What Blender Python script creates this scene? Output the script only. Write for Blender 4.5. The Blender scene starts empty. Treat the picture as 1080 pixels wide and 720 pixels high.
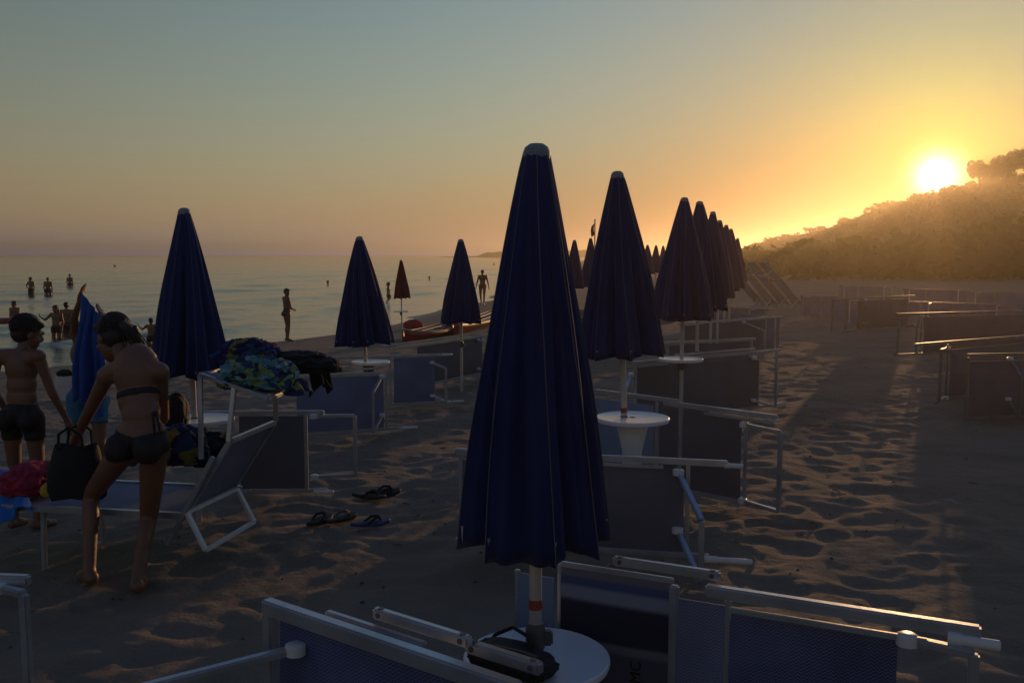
SAND = (.21, .168, .122); ZENITH = 1.15; HAZE_D = .0009; HAZE_G = .80; HAZE_TOP = 27.0
import bpy, bmesh, math, random
import numpy as np
from mathutils import Vector, Matrix, noise as mnoise
R = math.radians
random.seed(7)
rng = np.random.default_rng(11)
scene = bpy.context.scene
COL = scene.collection

# ------------------------------------------------------------------ camera and pixel helpers (photo pixels 1080x720)
F, EYE, PITCH = 980.0, 1.62, math.atan(91.5 / 980.0)
CP, SP = math.cos(PITCH), math.sin(PITCH)
def ray(px, py):
    u, v = (px - 540) / F, (360 - py) / F
    return Vector((u, CP + v * SP, -SP + v * CP))
def at_y(px, py, Y):
    d = ray(px, py); return Vector((0, 0, EYE)) + d * (Y / d.y)
def at_z(px, py, z):
    d = ray(px, py); return Vector((0, 0, EYE)) + d * ((z - EYE) / d.z)

cam_d = bpy.data.cameras.new('camera'); cam = bpy.data.objects.new('camera', cam_d); COL.objects.link(cam)
cam.location = (0, 0, EYE); cam.rotation_euler = (R(90) - PITCH, 0, 0)
cam_d.sensor_width = 36; cam_d.lens = 36 * F / 1080; cam_d.clip_end = 20000; cam_d.clip_start = 0.05
scene.camera = cam

# ------------------------------------------------------------------ object helpers
def tag(o, label, cat, group=None):
    o['label'] = label; o['category'] = cat
    if group: o['group'] = group
    return o
def empty(name, loc, label, cat, group=None, mat=None):
    o = bpy.data.objects.new(name, None); COL.objects.link(o)
    o.empty_display_size = 0.1
    if mat is not None: o.matrix_world = mat
    else: o.location = loc
    return tag(o, label, cat, group)
def link(name, me, m, parent=None, smooth=False):
    o = bpy.data.objects.new(name, me); COL.objects.link(o)
    if m is not None:
        for x in (m if isinstance(m, (list, tuple)) else [m]): me.materials.append(x)
    if smooth:
        for p in me.polygons: p.use_smooth = True
    if parent is not None: o.parent = parent
    return o
def copy_tree(o, parent=None):
    c = o.copy(); COL.objects.link(c)
    if parent is not None: c.parent = parent
    for ch in list(o.children): copy_tree(ch, c)
    return c

class MB:
    """collects shapes and links them as one mesh object"""
    def __init__(s): s.v = []; s.f = []
    def add(s, vs, fs):
        n = len(s.v); s.v += [tuple(v) for v in vs]; s.f += [tuple(i + n for i in f) for f in fs]; return s
    def box(s, c, size, M=None, bev=0.0):
        x, y, z = [k / 2 for k in size]; c = Vector(c)
        if bev > 0:
            b = min(bev, x * .45, y * .45, z * .45); vs = []
            bm = bmesh.new(); bmesh.ops.create_cube(bm, size=1)
            bmesh.ops.scale(bm, vec=size, verts=bm.verts)
            bmesh.ops.bevel(bm, geom=bm.edges[:], offset=b, segments=2, affect='EDGES')
            bm.verts.index_update()
            vs = [v.co.copy() for v in bm.verts]; fs = [[v.index for v in f.verts] for f in bm.faces]; bm.free()
        else:
            vs = [Vector((a * x, b * y, d * z)) for a in (-1, 1) for b in (-1, 1) for d in (-1, 1)]
            fs = [(0, 1, 3, 2), (4, 6, 7, 5), (0, 4, 5, 1), (2, 3, 7, 6), (0, 2, 6, 4), (1, 5, 7, 3)]
        if M is not None: vs = [M @ v for v in vs]
        return s.add([v + c for v in vs], fs)
    def bar(s, a, b, w, h, up=(0, 0, 1), bev=0.003):
        """rectangular bar from a to b; w across, h along up"""
        a, b = Vector(a), Vector(b); d = b - a; L = d.length
        if L < 1e-6: return s
        d.normalize(); u = Vector(up); u = u - d * u.dot(d)
        if u.length < 1e-4: u = Vector((1, 0, 0)) - d * d.x
        u.normalize(); r = d.cross(u)
        M = Matrix((d, r, u)).transposed()
        return s.box((a + b) / 2, (L, w, h), M, bev)
    def tube(s, pts, r, n=10, closed=False, caps=True):
        pts = [Vector(p) for p in pts]; k = len(pts); rr = r if hasattr(r, '__len__') else [r] * k
        vs = []; fs = []; prev = None
        for i, p in enumerate(pts):
            if closed: t = pts[(i + 1) % k] - pts[i - 1]
            else: t = pts[min(i + 1, k - 1)] - pts[max(i - 1, 0)]
            t.normalize()
            if prev is None:
                a = Vector((0, 0, 1)) if abs(t.z) < .9 else Vector((1, 0, 0)); prev = t.cross(a).normalized()
            else:
                prev = (prev - t * prev.dot(t)).normalized()
            q = t.cross(prev)
            for j in range(n):
                an = 2 * math.pi * j / n
                vs.append(p + (prev * math.cos(an) + q * math.sin(an)) * rr[i])
        rings = k if closed else k - 1
        for i in range(rings):
            for j in range(n):
                a = i * n + j; b = i * n + (j + 1) % n; c = ((i + 1) % k) * n + (j + 1) % n; d = ((i + 1) % k) * n + j
                fs.append((a, b, c, d))
        if caps and not closed:
            fs.append(tuple(range(n - 1, -1, -1))); fs.append(tuple((k - 1) * n + j for j in range(n)))
        return s.add(vs, fs)
    def lathe(s, prof, c=(0, 0, 0), n=32, capt=True, capb=True):
        vs = []; fs = []; c = Vector(c)
        for r, z in prof:
            for j in range(n):
                an = 2 * math.pi * j / n; vs.append(c + Vector((r * math.cos(an), r * math.sin(an), z)))
        for i in range(len(prof) - 1):
            for j in range(n):
                fs.append((i * n + j, i * n + (j + 1) % n, (i + 1) * n + (j + 1) % n, (i + 1) * n + j))
        if capb: fs.append(tuple(range(n - 1, -1, -1)))
        if capt: fs.append(tuple((len(prof) - 1) * n + j for j in range(n)))
        return s.add(vs, fs)
    def ell(s, c, r, M=None, n=14, m=9):
        c = Vector(c); vs = [Vector((0, 0, 1))]; fs = []
        for i in range(1, m):
            th = math.pi * i / m
            for j in range(n):
                an = 2 * math.pi * j / n
                vs.append(Vector((math.sin(th) * math.cos(an), math.sin(th) * math.sin(an), math.cos(th))))
        vs.append(Vector((0, 0, -1)))
        for j in range(n): fs.append((0, 1 + j, 1 + (j + 1) % n))
        for i in range(m - 2):
            for j in range(n):
                a = 1 + i * n + j; b = 1 + i * n + (j + 1) % n
                fs.append((a, a + n, b + n, b))
        last = len(vs) - 1
        for j in range(n): fs.append((last, 1 + (m - 2) * n + (j + 1) % n, 1 + (m - 2) * n + j))
        out = []
        for v in vs:
            q = Vector((v.x * r[0], v.y * r[1], v.z * r[2]))
            if M is not None: q = M @ q
            out.append(q + c)
        return s.add(out, fs)
    def cap(s, a, b, ra, rb, n=14):
        """closed tapered capsule"""
        a, b = Vector(a), Vector(b); d = (b - a)
        if d.length < 1e-5: return s.ell(a, (ra,) * 3)
        d.normalize(); pts = []; rr = []
        for k in range(5):
            t = math.pi / 2 * (1 - k / 4.0)
            pts.append(a - d * ra * math.sin(t) * .999); rr.append(max(ra * math.cos(t), 1e-4))
        for k in range(1, 4): pts.append(a.lerp(b, k / 4)); rr.append(ra + (rb - ra) * k / 4)
        for k in range(5):
            t = math.pi / 2 * (k / 4.0)
            pts.append(b + d * rb * math.sin(t) * .999); rr.append(max(rb * math.cos(t), 1e-4))
        return s.tube(pts, rr, n)
    def mesh(s, name):
        me = bpy.data.meshes.new(name); me.from_pydata(s.v, [], s.f); me.update(); return me
    def build(s, name, m, parent=None, smooth=False):
        me = s.mesh(name)
        o = link(name, me, m, parent, smooth)
        if smooth:
            try: me.set_sharp_from_angle(angle=R(40))
            except Exception: pass
        return o

# ------------------------------------------------------------------ materials
def mat(name): 
    m = bpy.data.materials.new(name); m.use_nodes = True
    nt = m.node_tree; b = nt.nodes['Principled BSDF']
    return m, nt, b
def N(nt, t, **kw):
    n = nt.nodes.new(t)
    for k, v in kw.items():
        if hasattr(n, k): setattr(n, k, v)
        else: n.inputs[k].default_value = v
    return n
def ramp(nt, fac, stops):
    r = nt.nodes.new('ShaderNodeValToRGB'); e = r.color_ramp.elements
    while len(e) > 1: e.remove(e[-1])
    e[0].position = stops[0][0]; e[0].color = (*stops[0][1], 1)
    for p, c in stops[1:]:
        x = e.new(p); x.color = (*c, 1)
    nt.links.new(fac, r.inputs['Fac']); return r.outputs['Color']
def simple(name, c1, c2=None, rough=.6, scale=8, metal=0.0, bump=0.0, bscale=60, detail=5, spec=.5):
    m, nt, b = mat(name)
    if c2 is None: c2 = tuple(k * .8 for k in c1)
    tc = N(nt, 'ShaderNodeTexCoord'); no = N(nt, 'ShaderNodeTexNoise'); no.inputs['Scale'].default_value = scale; no.inputs['Detail'].default_value = detail
    nt.links.new(tc.outputs['Object'], no.inputs['Vector'])
    nt.links.new(ramp(nt, no.outputs['Fac'], [(.3, c2), (.7, c1)]), b.inputs['Base Color'])
    b.inputs['Roughness'].default_value = rough; b.inputs['Metallic'].default_value = metal
    b.inputs['Specular IOR Level'].default_value = spec
    if bump:
        n2 = N(nt, 'ShaderNodeTexNoise'); n2.inputs['Scale'].default_value = bscale; n2.inputs['Detail'].default_value = 4
        nt.links.new(tc.outputs['Object'], n2.inputs['Vector'])
        bp = N(nt, 'ShaderNodeBump'); bp.inputs['Strength'].default_value = bump; bp.inputs['Distance'].default_value = .01
        nt.links.new(n2.outputs['Fac'], bp.inputs['Height']); nt.links.new(bp.outputs['Normal'], b.inputs['Normal'])
    return m

M = {}
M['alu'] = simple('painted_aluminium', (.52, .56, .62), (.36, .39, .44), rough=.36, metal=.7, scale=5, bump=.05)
M['alu_dull'] = simple('dark_grey_aluminium', (.26, .26, .26), (.18, .18, .18), rough=.45, metal=.6, scale=6, bump=.05)  # darker, rougher grey version of the frame metal for right-hand and distant beds
M['white_plastic'] = simple('white_plastic', (.72, .72, .7), (.62, .62, .6), rough=.35, scale=4, bump=.04)
M['table_plastic'] = simple('table_plastic', (.80, .81, .84), (.70, .72, .76), rough=.32, scale=3, bump=.05)
M['grey_plastic'] = simple('grey_plastic', (.10, .10, .10), rough=.5)
M['black_cloth'] = simple('black_cloth', (.012, .012, .014), rough=.9, bump=.4)
M['bag_cloth'] = simple('dark_bag_cloth', (.012, .011, .012), (.007, .007, .007), rough=.8, bump=.3)
M['skin'] = simple('tanned_skin', (.22, .10, .058), (.17, .078, .045), rough=.5, scale=6, bump=.06)
M['skin_pale'] = simple('light_skin', (.38, .2, .13), (.32, .16, .1), rough=.5, scale=6)
M['hair'] = simple('dark_hair', (.016, .011, .008), (.03, .02, .013), rough=.55, scale=30, bump=.5, bscale=90)
M['hair_brown'] = simple('brown_hair', (.05, .028, .015), (.025, .015, .009), rough=.55, scale=30, bump=.5, bscale=90)
M['dark_swim'] = simple('dark_swimwear', (.010, .008, .010), (.02, .012, .012), rough=.7, scale=30)
M['brown_swim'] = simple('brown_swimwear', (.12, .055, .05), (.08, .035, .03), rough=.7, scale=20)
M['navy_swim'] = simple('navy_swimwear', (.012, .014, .03), rough=.7)
M['cyan_swim'] = simple('cyan_swimwear', (.03, .2, .32), (.02, .12, .25), rough=.7, scale=25)
M['red_swim'] = simple('red_swimwear', (.25, .03, .03), rough=.7)
M['towel_blue'] = simple('blue_towel', (.035, .11, .42), (.025, .08, .32), rough=.95, scale=9, bump=.5, bscale=160)
M['towel_sky'] = simple('bright_blue_towel', (.03, .2, .62), (.02, .13, .45), rough=.95, scale=6, bump=.5, bscale=160)
M['towel_red'] = simple('red_towel', (.4, .03, .06), (.28, .02, .05), rough=.95, scale=9, bump=.5, bscale=160)
M['yellow_cloth'] = simple('yellow_cloth', (.5, .33, .03), (.4, .25, .02), rough=.9, scale=9)
M['red_boat'] = simple('red_boat_paint', (.33, .035, .03), (.22, .025, .022), rough=.45, scale=2, bump=.05)
M['gunwale'] = simple('worn_gunwale_paint', (.3, .27, .25), (.2, .12, .11), rough=.6, scale=3)
M['white_paint'] = simple('white_paint', (.62, .6, .56), (.5, .48, .45), rough=.5, scale=3)
M['orange_tape'] = simple('orange_tape', (.38, .07, .03), (.2, .04, .02), rough=.6, scale=20)
M['red_flag'] = simple('red_flag_cloth', (.45, .03, .03), rough=.8)
M['rubber'] = simple('dark_rubber', (.015, .015, .017), rough=.7, scale=20, bump=.2)
M['blue_rubber'] = simple('blue_sole_rubber', (.02, .05, .16), (.02, .035, .1), rough=.7, scale=20)
M['white_cloth'] = simple('white_bag_cloth', (.6, .52, .52), (.5, .42, .43), rough=.85, scale=6, bump=.3)
M['litter'] = simple('pebbles_and_dry_seaweed', (.16, .12, .08), (.05, .04, .03), rough=.85, scale=3)
M['trunk'] = simple('pine_bark', (.09, .055, .035), (.05, .03, .02), rough=.9, scale=8, bump=.6, bscale=20)
M['pole_white'] = simple('white_pole_paint', (.55, .53, .5), (.42, .4, .38), rough=.4, metal=.2, scale=5)
M['rope'] = simple('buoy_plastic', (.5, .12, .03), rough=.5)

def patches(name, cols, scale=7, rough=.95):
    m, nt, b = mat(name)
    tc = N(nt, 'ShaderNodeTexCoord'); w = N(nt, 'ShaderNodeTexNoise'); w.inputs['Scale'].default_value = 5
    nt.links.new(tc.outputs['Object'], w.inputs['Vector'])
    mx = N(nt, 'ShaderNodeMixRGB'); mx.inputs['Fac'].default_value = .12
    nt.links.new(tc.outputs['Object'], mx.inputs['Color1']); nt.links.new(w.outputs['Color'], mx.inputs['Color2'])
    v = N(nt, 'ShaderNodeTexVoronoi'); v.inputs['Scale'].default_value = scale
    nt.links.new(mx.outputs['Color'], v.inputs['Vector'])
    sx = N(nt, 'ShaderNodeSeparateColor'); nt.links.new(v.outputs['Color'], sx.inputs['Color'])
    r = nt.nodes.new('ShaderNodeValToRGB'); r.color_ramp.interpolation = 'CONSTANT'; e = r.color_ramp.elements
    e[0].position = 0; e[0].color = (*cols[0], 1); e[1].position = 1 / len(cols); e[1].color = (*cols[1], 1)
    for i in range(2, len(cols)):
        x = e.new(i / len(cols)); x.color = (*cols[i], 1)
    nt.links.new(sx.outputs['Red'], r.inputs['Fac']); nt.links.new(r.outputs['Color'], b.inputs['Base Color'])
    b.inputs['Roughness'].default_value = rough
    n2 = N(nt, 'ShaderNodeTexNoise'); n2.inputs['Scale'].default_value = 150; bp = N(nt, 'ShaderNodeBump'); bp.inputs['Strength'].default_value = .4; bp.inputs['Distance'].default_value = .004
    nt.links.new(tc.outputs['Object'], n2.inputs['Vector']); nt.links.new(n2.outputs['Fac'], bp.inputs['Height']); nt.links.new(bp.outputs['Normal'], b.inputs['Normal'])
    return m
M['towel_pattern'] = patches('printed_beach_towel', [(.015, .025, .09), (.015, .06, .16), (.2, .2, .04), (.01, .012, .04), (.05, .15, .16)], 17)
M['towel_yellow'] = patches('yellow_and_blue_towel', [(.012, .015, .06), (.24, .22, .04), (.015, .035, .15), (.012, .015, .06), (.02, .05, .12)], 14)
M['towel_cyan'] = patches('turquoise_printed_towel', [(.10, .24, .25), (.03, .07, .14), (.2, .33, .32), (.25, .3, .08), (.02, .03, .08)], 27)

def umbrella_fabric(name, c):
    m, nt, b = mat(name)
    tc = N(nt, 'ShaderNodeTexCoord'); no = N(nt, 'ShaderNodeTexNoise'); no.inputs['Scale'].default_value = 3; no.inputs['Detail'].default_value = 6
    nt.links.new(tc.outputs['Object'], no.inputs['Vector'])
    nt.links.new(ramp(nt, no.outputs['Fac'], [(.25, tuple(k * .72 for k in c)), (.75, tuple(k * 1.2 for k in c))]), b.inputs['Base Color'])
    b.inputs['Roughness'].default_value = .85; b.inputs['Specular IOR Level'].default_value = .2
    b.inputs['Sheen Weight'].default_value = .1
    n2 = N(nt, 'ShaderNodeTexNoise'); n2.inputs['Scale'].default_value = 14; n2.inputs['Detail'].default_value = 6
    mp = N(nt, 'ShaderNodeMapping'); mp.inputs['Scale'].default_value = (1, 1, .25)
    nt.links.new(tc.outputs['Object'], mp.inputs['Vector']); nt.links.new(mp.outputs['Vector'], n2.inputs['Vector'])
    bp = N(nt, 'ShaderNodeBump'); bp.inputs['Strength'].default_value = .35; bp.inputs['Distance'].default_value = .02
    nt.links.new(n2.outputs['Fac'], bp.inputs['Height']); nt.links.new(bp.outputs['Normal'], b.inputs['Normal'])
    tr = N(nt, 'ShaderNodeBsdfTranslucent'); tr.inputs['Color'].default_value = (*[k * 1.3 for k in c], 1)
    mx = N(nt, 'ShaderNodeMixShader'); mx.inputs[0].default_value = .12
    out = nt.nodes['Material Output']
    nt.links.new(b.outputs[0], mx.inputs[1]); nt.links.new(tr.outputs[0], mx.inputs[2]); nt.links.new(mx.outputs[0], out.inputs['Surface'])
    return m
M['navy_canopy'] = umbrella_fabric('navy_canopy_fabric', (.022, .034, .125))
M['red_canopy'] = umbrella_fabric('dark_red_canopy_fabric', (.16, .02, .022))
M['piping'] = simple('light_piping', (.12, .12, .15), rough=.8)
M['cap_plastic'] = simple('grey_cap_plastic', (.27, .29, .29), (.2, .22, .22), rough=.5, scale=20)

def mesh_fabric(name, c1, c2, c3=None):
    """woven sunbed mesh: tiny zigzag of two thread colours in the bed's own length/width plane"""
    m, nt, b = mat(name)
    tc = N(nt, 'ShaderNodeTexCoord'); sp = N(nt, 'ShaderNodeSeparateXYZ'); nt.links.new(tc.outputs['Object'], sp.inputs[0])
    def math_(op, a, bb=None, c=None):
        n = N(nt, 'ShaderNodeMath', operation=op)
        for i, k in enumerate((a, bb, c)):
            if k is None: continue
            if isinstance(k, (int, float)): n.inputs[i].default_value = k
            else: nt.links.new(k, n.inputs[i])
        return n.outputs[0]
    x = math_('MULTIPLY', sp.outputs['X'], 130.0); y = math_('MULTIPLY', sp.outputs['Y'], 95.0)
    zz = math_('PINGPONG', x, 1.0); s = math_('FRACT', math_('ADD', math_('MULTIPLY', zz, .8), y))
    th = math_('SMOOTH_MIN', s, math_('SUBTRACT', 1.0, s), .1)
    no = N(nt, 'ShaderNodeTexNoise'); no.inputs['Scale'].default_value = 3.5; no.inputs['Detail'].default_value = 6; nt.links.new(tc.outputs['Object'], no.inputs['Vector'])
    f = math_('ADD', math_('MULTIPLY', th, 1.2), math_('MULTIPLY', math_('SUBTRACT', no.outputs['Fac'], .5), .7))
    nt.links.new(ramp(nt, f, [(.15, c2), (.55, c1)]), b.inputs['Base Color'])
    b.inputs['Roughness'].default_value = .6
    bp = N(nt, 'ShaderNodeBump'); bp.inputs['Strength'].default_value = .5; bp.inputs['Distance'].default_value = .003
    nt.links.new(th, bp.inputs['Height']); nt.links.new(bp.outputs['Normal'], b.inputs['Normal'])
    return m
M['mesh_blue'] = mesh_fabric('blue_sunbed_mesh', (.22, .25, .40), (.10, .12, .21))
M['mesh_navy'] = mesh_fabric('navy_sunbed_mesh', (.13, .16, .33), (.03, .04, .11))
M['mesh_grey'] = mesh_fabric('grey_blue_sunbed_mesh', (.14, .145, .18), (.08, .085, .115))
M['mesh_pale'] = mesh_fabric('pale_blue_sunbed_mesh', (.22, .3, .46), (.14, .2, .34))

def striped_shade(name):
    m, nt, b = mat(name)
    tc = N(nt, 'ShaderNodeTexCoord'); sp = N(nt, 'ShaderNodeSeparateXYZ'); nt.links.new(tc.outputs['Object'], sp.inputs[0])
    mp = N(nt, 'ShaderNodeMapRange'); mp.inputs['From Min'].default_value = 0; mp.inputs['From Max'].default_value = .6
    nt.links.new(sp.outputs['Y'], mp.inputs['Value'])
    dk = (.07, .075, .115)
    nv, bl, gr, lt = (.016, .016, .05), (.055, .08, .23), (.15, .155, .19), (.22, .26, .36)
    c = ramp(nt, mp.outputs[0], [(0, dk), (.53, dk), (.555, gr), (.58, gr), (.60, nv), (.79, nv), (.82, lt), (.87, lt), (.89, bl), (.92, bl), (.94, gr), (1, gr)])
    nt.links.new(c, b.inputs['Base Color']); b.inputs['Roughness'].default_value = .7
    return m
M['shade_stripe'] = striped_shade('striped_shade_fabric')

# ------------------------------------------------------------------ world, sun
SUN_P = ray(988, 186).normalized()
SUN_AZ = math.atan2(SUN_P.x, SUN_P.y); SUN_EL = math.asin(SUN_P.z)
w = bpy.data.worlds.new('World'); scene.world = w; w.use_nodes = True
nt = w.node_tree; bg = nt.nodes['Background']
sky = nt.nodes.new('ShaderNodeTexSky'); sky.sky_type = 'NISHITA'; sky.sun_disc = False
sky.sun_elevation = SUN_EL; sky.sun_rotation = SUN_AZ; sky.altitude = 0; sky.air_density = 1.0; sky.dust_density = 3.2; sky.ozone_density = 1.6
tc = nt.nodes.new('ShaderNodeTexCoord')
def vmath(op, a, b=None):
    n = nt.nodes.new('ShaderNodeVectorMath'); n.operation = op
    for i, k in enumerate((a, b)):
        if k is None: continue
        if isinstance(k, (tuple, Vector)): n.inputs[i].default_value = tuple(k)
        elif isinstance(k, (int, float)): n.inputs['Scale'].default_value = k
        else: nt.links.new(k, n.inputs[i])
    return n
def smath(op, a, b=None):
    n = nt.nodes.new('ShaderNodeMath'); n.operation = op
    for i, k in enumerate((a, b)):
        if k is None: continue
        if isinstance(k, (int, float)): n.inputs[i].default_value = k
        else: nt.links.new(k, n.inputs[i])
    return n.outputs[0]
dirn = vmath('NORMALIZE', tc.outputs['Generated']).outputs[0]
sep = nt.nodes.new('ShaderNodeSeparateXYZ'); nt.links.new(dirn, sep.inputs[0])
SKY_TINT = [(0, (1, 1, 1)), (1, (1, 1, 1))]
elev = smath('ADD', smath('MULTIPLY', sep.outputs['Z'], .5), .5)      # 0..1, horizon = .5
sky.dust_density = 0.6
deg = 180 / math.pi
e_deg = smath('MAXIMUM', smath('MULTIPLY', smath('ARCSINE', sep.outputs['Z']), deg), 0.0)
cosg = vmath('DOT_PRODUCT', dirn, tuple(SUN_P)).outputs['Value']
g_deg = smath('MULTIPLY', smath('ARCCOSINE', smath('MINIMUM', cosg, 1.0)), deg)
def ex(v, k): return smath('EXPONENT', smath('MULTIPLY', v, -1.0 / k))
basis = [None, ex(e_deg, 1.2), ex(e_deg, 4), ex(e_deg, 12), ex(g_deg, 4), ex(g_deg, 10), ex(g_deg, 30), smath('MULTIPLY', ex(g_deg, 15), ex(e_deg, 4)), smath('MULTIPLY', ex(g_deg, 10), ex(e_deg, 1.5))]
COEF = [[0.005, -0.152, -0.142], [0.178, 1.363, 3.313], [-0.577, -0.485, 0.757], [0.362, -0.096, -0.829], [2.648, 4.0, 1.267], [-3.605, -3.933, -2.905], [-0.068, 1.104, 1.393], [-4.976, -6.329, -6.969], [-0.294, -1.958, -1.569]]
chan = []
for c in range(3):
    acc = None
    for bnode, co in zip(basis, COEF):
        if bnode is None: acc = co[c]
        else: acc = smath('ADD', smath('MULTIPLY', bnode, co[c]), acc)
    chan.append(smath('EXPONENT', acc))
cmb = nt.nodes.new('ShaderNodeCombineXYZ')
for i in range(3): nt.links.new(chan[i], cmb.inputs[i])
graded = vmath('MULTIPLY', sky.outputs[0], cmb.outputs[0]).outputs[0]
# the bright aureole right around the sun itself (10x because the strength is .1)
core = ex(smath('MULTIPLY', g_deg, g_deg), 1.0 ** 2)
halo = ex(g_deg, 1.3)
a1 = vmath('SCALE', (30.0, 27.0, 20.0)); nt.links.new(core, a1.inputs['Scale'])
a2 = vmath('SCALE', (4.0, 2.2, .2)); nt.links.new(halo, a2.inputs['Scale'])
total = vmath('ADD', vmath('ADD', graded, a1.outputs[0]).outputs[0], a2.outputs[0]).outputs[0]
# the upper sky, well above the picture, is the deeper blue of dusk
zen = nt.nodes.new('ShaderNodeMapRange'); zen.inputs['From Min'].default_value = 16; zen.inputs['From Max'].default_value = 55
zen.inputs['To Min'].default_value = 1.0; zen.inputs['To Max'].default_value = ZENITH
nt.links.new(e_deg, zen.inputs['Value'])
fin = vmath('SCALE', total); nt.links.new(zen.outputs[0], fin.inputs['Scale'])

# the same upper sky is also bluer than the glowing band over the sea
zb = vmath('MULTIPLY', fin.outputs[0]); zmix = nt.nodes.new('ShaderNodeMix'); zmix.data_type = 'VECTOR'
zt = nt.nodes.new('ShaderNodeMapRange'); zt.inputs['From Min'].default_value = 14; zt.inputs['From Max'].default_value = 45; nt.links.new(e_deg, zt.inputs['Value'])
nt.links.new(zt.outputs[0], zmix.inputs['Factor']); zmix.inputs[4].default_value = (1, 1, 1); zmix.inputs[5].default_value = (.92, 1.0, 1.42)
nt.links.new(zmix.outputs[1], zb.inputs[1]); fin = zb
nt.links.new(fin.outputs[0], bg.inputs['Color']); bg.inputs['Strength'].default_value = .1

sl = bpy.data.lights.new('sun_light', 'SUN'); so = bpy.data.objects.new('sun_light', sl); COL.objects.link(so)
sl.energy = 2.0; sl.angle = R(.53); sl.color = (1.0, .55, .24)
so.rotation_euler = (-SUN_P).to_track_quat('-Z', 'Y').to_euler(); so.location = (30, 60, 30)
scene.view_settings.view_transform = 'Standard'; scene.view_settings.look = 'None'
scene.view_settings.exposure = 0; scene.view_settings.gamma = 1
scene.render.engine = 'CYCLES'
try:
    scene.cycles.use_denoising = True; scene.cycles.denoiser = 'OPENIMAGEDENOISE'
except Exception: pass
scene.cycles.max_bounces = 6
# ------------------------------------------------------------------ terrain: sand, sea
SEA = -0.78
SHX = np.array([-60, 0, 19.8, 26, 32, 48, 60, 90, 150, 300, 600, 1200, 4000.])
SHY = np.array([-62, -21.8, -10.1, -6.4, -3.9, -1.4, 0.2, 3.4, 9.5, 22, 48, 110, 420.])
def shore(y): return np.interp(y, SHX, SHY)
def ground_np(x, y):
    d = (x - shore(y)) * .86
    t = np.clip((d + 1.2) / 20.0, 0, 1); z = SEA - .02 + (-SEA + .02) * (.4 * t + .6 * t * t * (3 - 2 * t)) + np.minimum(d + 1.2, 0) * .035
    z = np.maximum(z, -9.0)
    far = np.clip((d - 25) / 60.0, 0, 1)
    return z + far * 0.9 * np.clip((x - 6) / 20, 0, 1)
def gz(x, y): return float(ground_np(np.array(float(x)), np.array(float(y))))
def vnoise(x, y, seed=0):
    xi = np.floor(x).astype(np.int64); yi = np.floor(y).astype(np.int64); fx = x - xi; fy = y - yi
    def h(a, b):
        n = (a * 374761393 + b * 668265263 + seed * 1442695041) & 0x7fffffff
        n = ((n ^ (n >> 13)) * 1274126177) & 0x7fffffff
        return ((n ^ (n >> 16)) & 0xffff) / 65535.0
    u = fx * fx * (3 - 2 * fx); v = fy * fy * (3 - 2 * fy)
    return (h(xi, yi) * (1 - u) + h(xi + 1, yi) * u) * (1 - v) + (h(xi, yi + 1) * (1 - u) + h(xi + 1, yi + 1) * u) * v
def fbm(x, y, o=4, seed=0):
    s = 0; a = .5
    for k in range(o): s = s + a * vnoise(x * 2 ** k, y * 2 ** k, seed + k); a *= .5
    return s
# trampled sand: footprints stamped into a height map
RX0, RX1, RY0, RY1, RES = -16.0, 18.0, 0.2, 34.0, 0.03
nx, ny = int((RX1 - RX0) / RES), int((RY1 - RY0) / RES)
hm = np.zeros((ny, nx), np.float32)
for k in range(26000):
    cx, cy = rng.uniform(RX0 + .4, RX1 - .4), RY0 + .4 + (RY1 - RY0 - .8) * rng.uniform() ** 1.15
    a = rng.uniform(0, math.pi); L_, W_ = (lambda q: (q * 1.5, q * rng.uniform(.7, 1.1)))(.04 * math.exp(rng.uniform(0, 1.1))); dp = rng.uniform(.15, .45) * W_
    i0, j0 = int((cy - RY0) / RES), int((cx - RX0) / RES); h = int(.36 / RES)
    if i0 < h or j0 < h or i0 >= ny - h or j0 >= nx - h: continue
    yy, xx = np.mgrid[-h:h, -h:h] * RES
    u = (xx * math.cos(a) + yy * math.sin(a)) / L_; v = (-xx * math.sin(a) + yy * math.cos(a)) / W_
    r2 = u * u + v * v
    wob = 1 + .35 * np.sin(np.arctan2(v, u) * 2 + a * 3) + .2 * np.sin(np.arctan2(v, u) * 3 + a * 7)
    r2 = r2 / wob
    st = -dp * np.exp(-r2 * 1.1) + dp * .5 * np.exp(-(np.sqrt(r2) - 1.5) ** 2 * 4) * (.5 + .5 * np.sin(np.arctan2(v, u) + a * 5))
    hm[i0 - h:i0 + h, j0 - h:j0 + h] += st
hm = np.tanh(hm / .05) * .034
for _ in range(1): hm[1:-1, 1:-1] = (hm[1:-1, 1:-1] * 2 + hm[:-2, 1:-1] + hm[2:, 1:-1] + hm[1:-1, :-2] + hm[1:-1, 2:]) / 6
def bumps(x, y):
    fi = (y - RY0) / RES; fj = (x - RX0) / RES
    ok = (fi > 1) & (fi < ny - 2) & (fj > 1) & (fj < nx - 2)
    i = np.clip(fi.astype(int), 0, ny - 2); j = np.clip(fj.astype(int), 0, nx - 2); a = fi - i; b = fj - j
    h = hm[i, j] * (1 - a) * (1 - b) + hm[i + 1, j] * a * (1 - b) + hm[i, j + 1] * (1 - a) * b + hm[i + 1, j + 1] * a * b
    edge = np.clip(np.minimum.reduce([x - RX0, RX1 - x, y - RY0, RY1 - y]) / 1.5, 0, 1)
    d = (x - shore(y)) * .86
    dry = np.clip((d - 1.0) / 4, 0, 1)
    base = np.where(ok, h * edge, 0)
    base = base + (fbm(x * 1.1, y * 1.1, 3, 5) - .45) * .05 * np.clip(60 / (np.hypot(x, y) + 20), 0, 1) + (fbm(x * 5, y * 5, 4, 9) - .45) * .024 * (np.hypot(x, y) < 40)
    return base * dry
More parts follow.
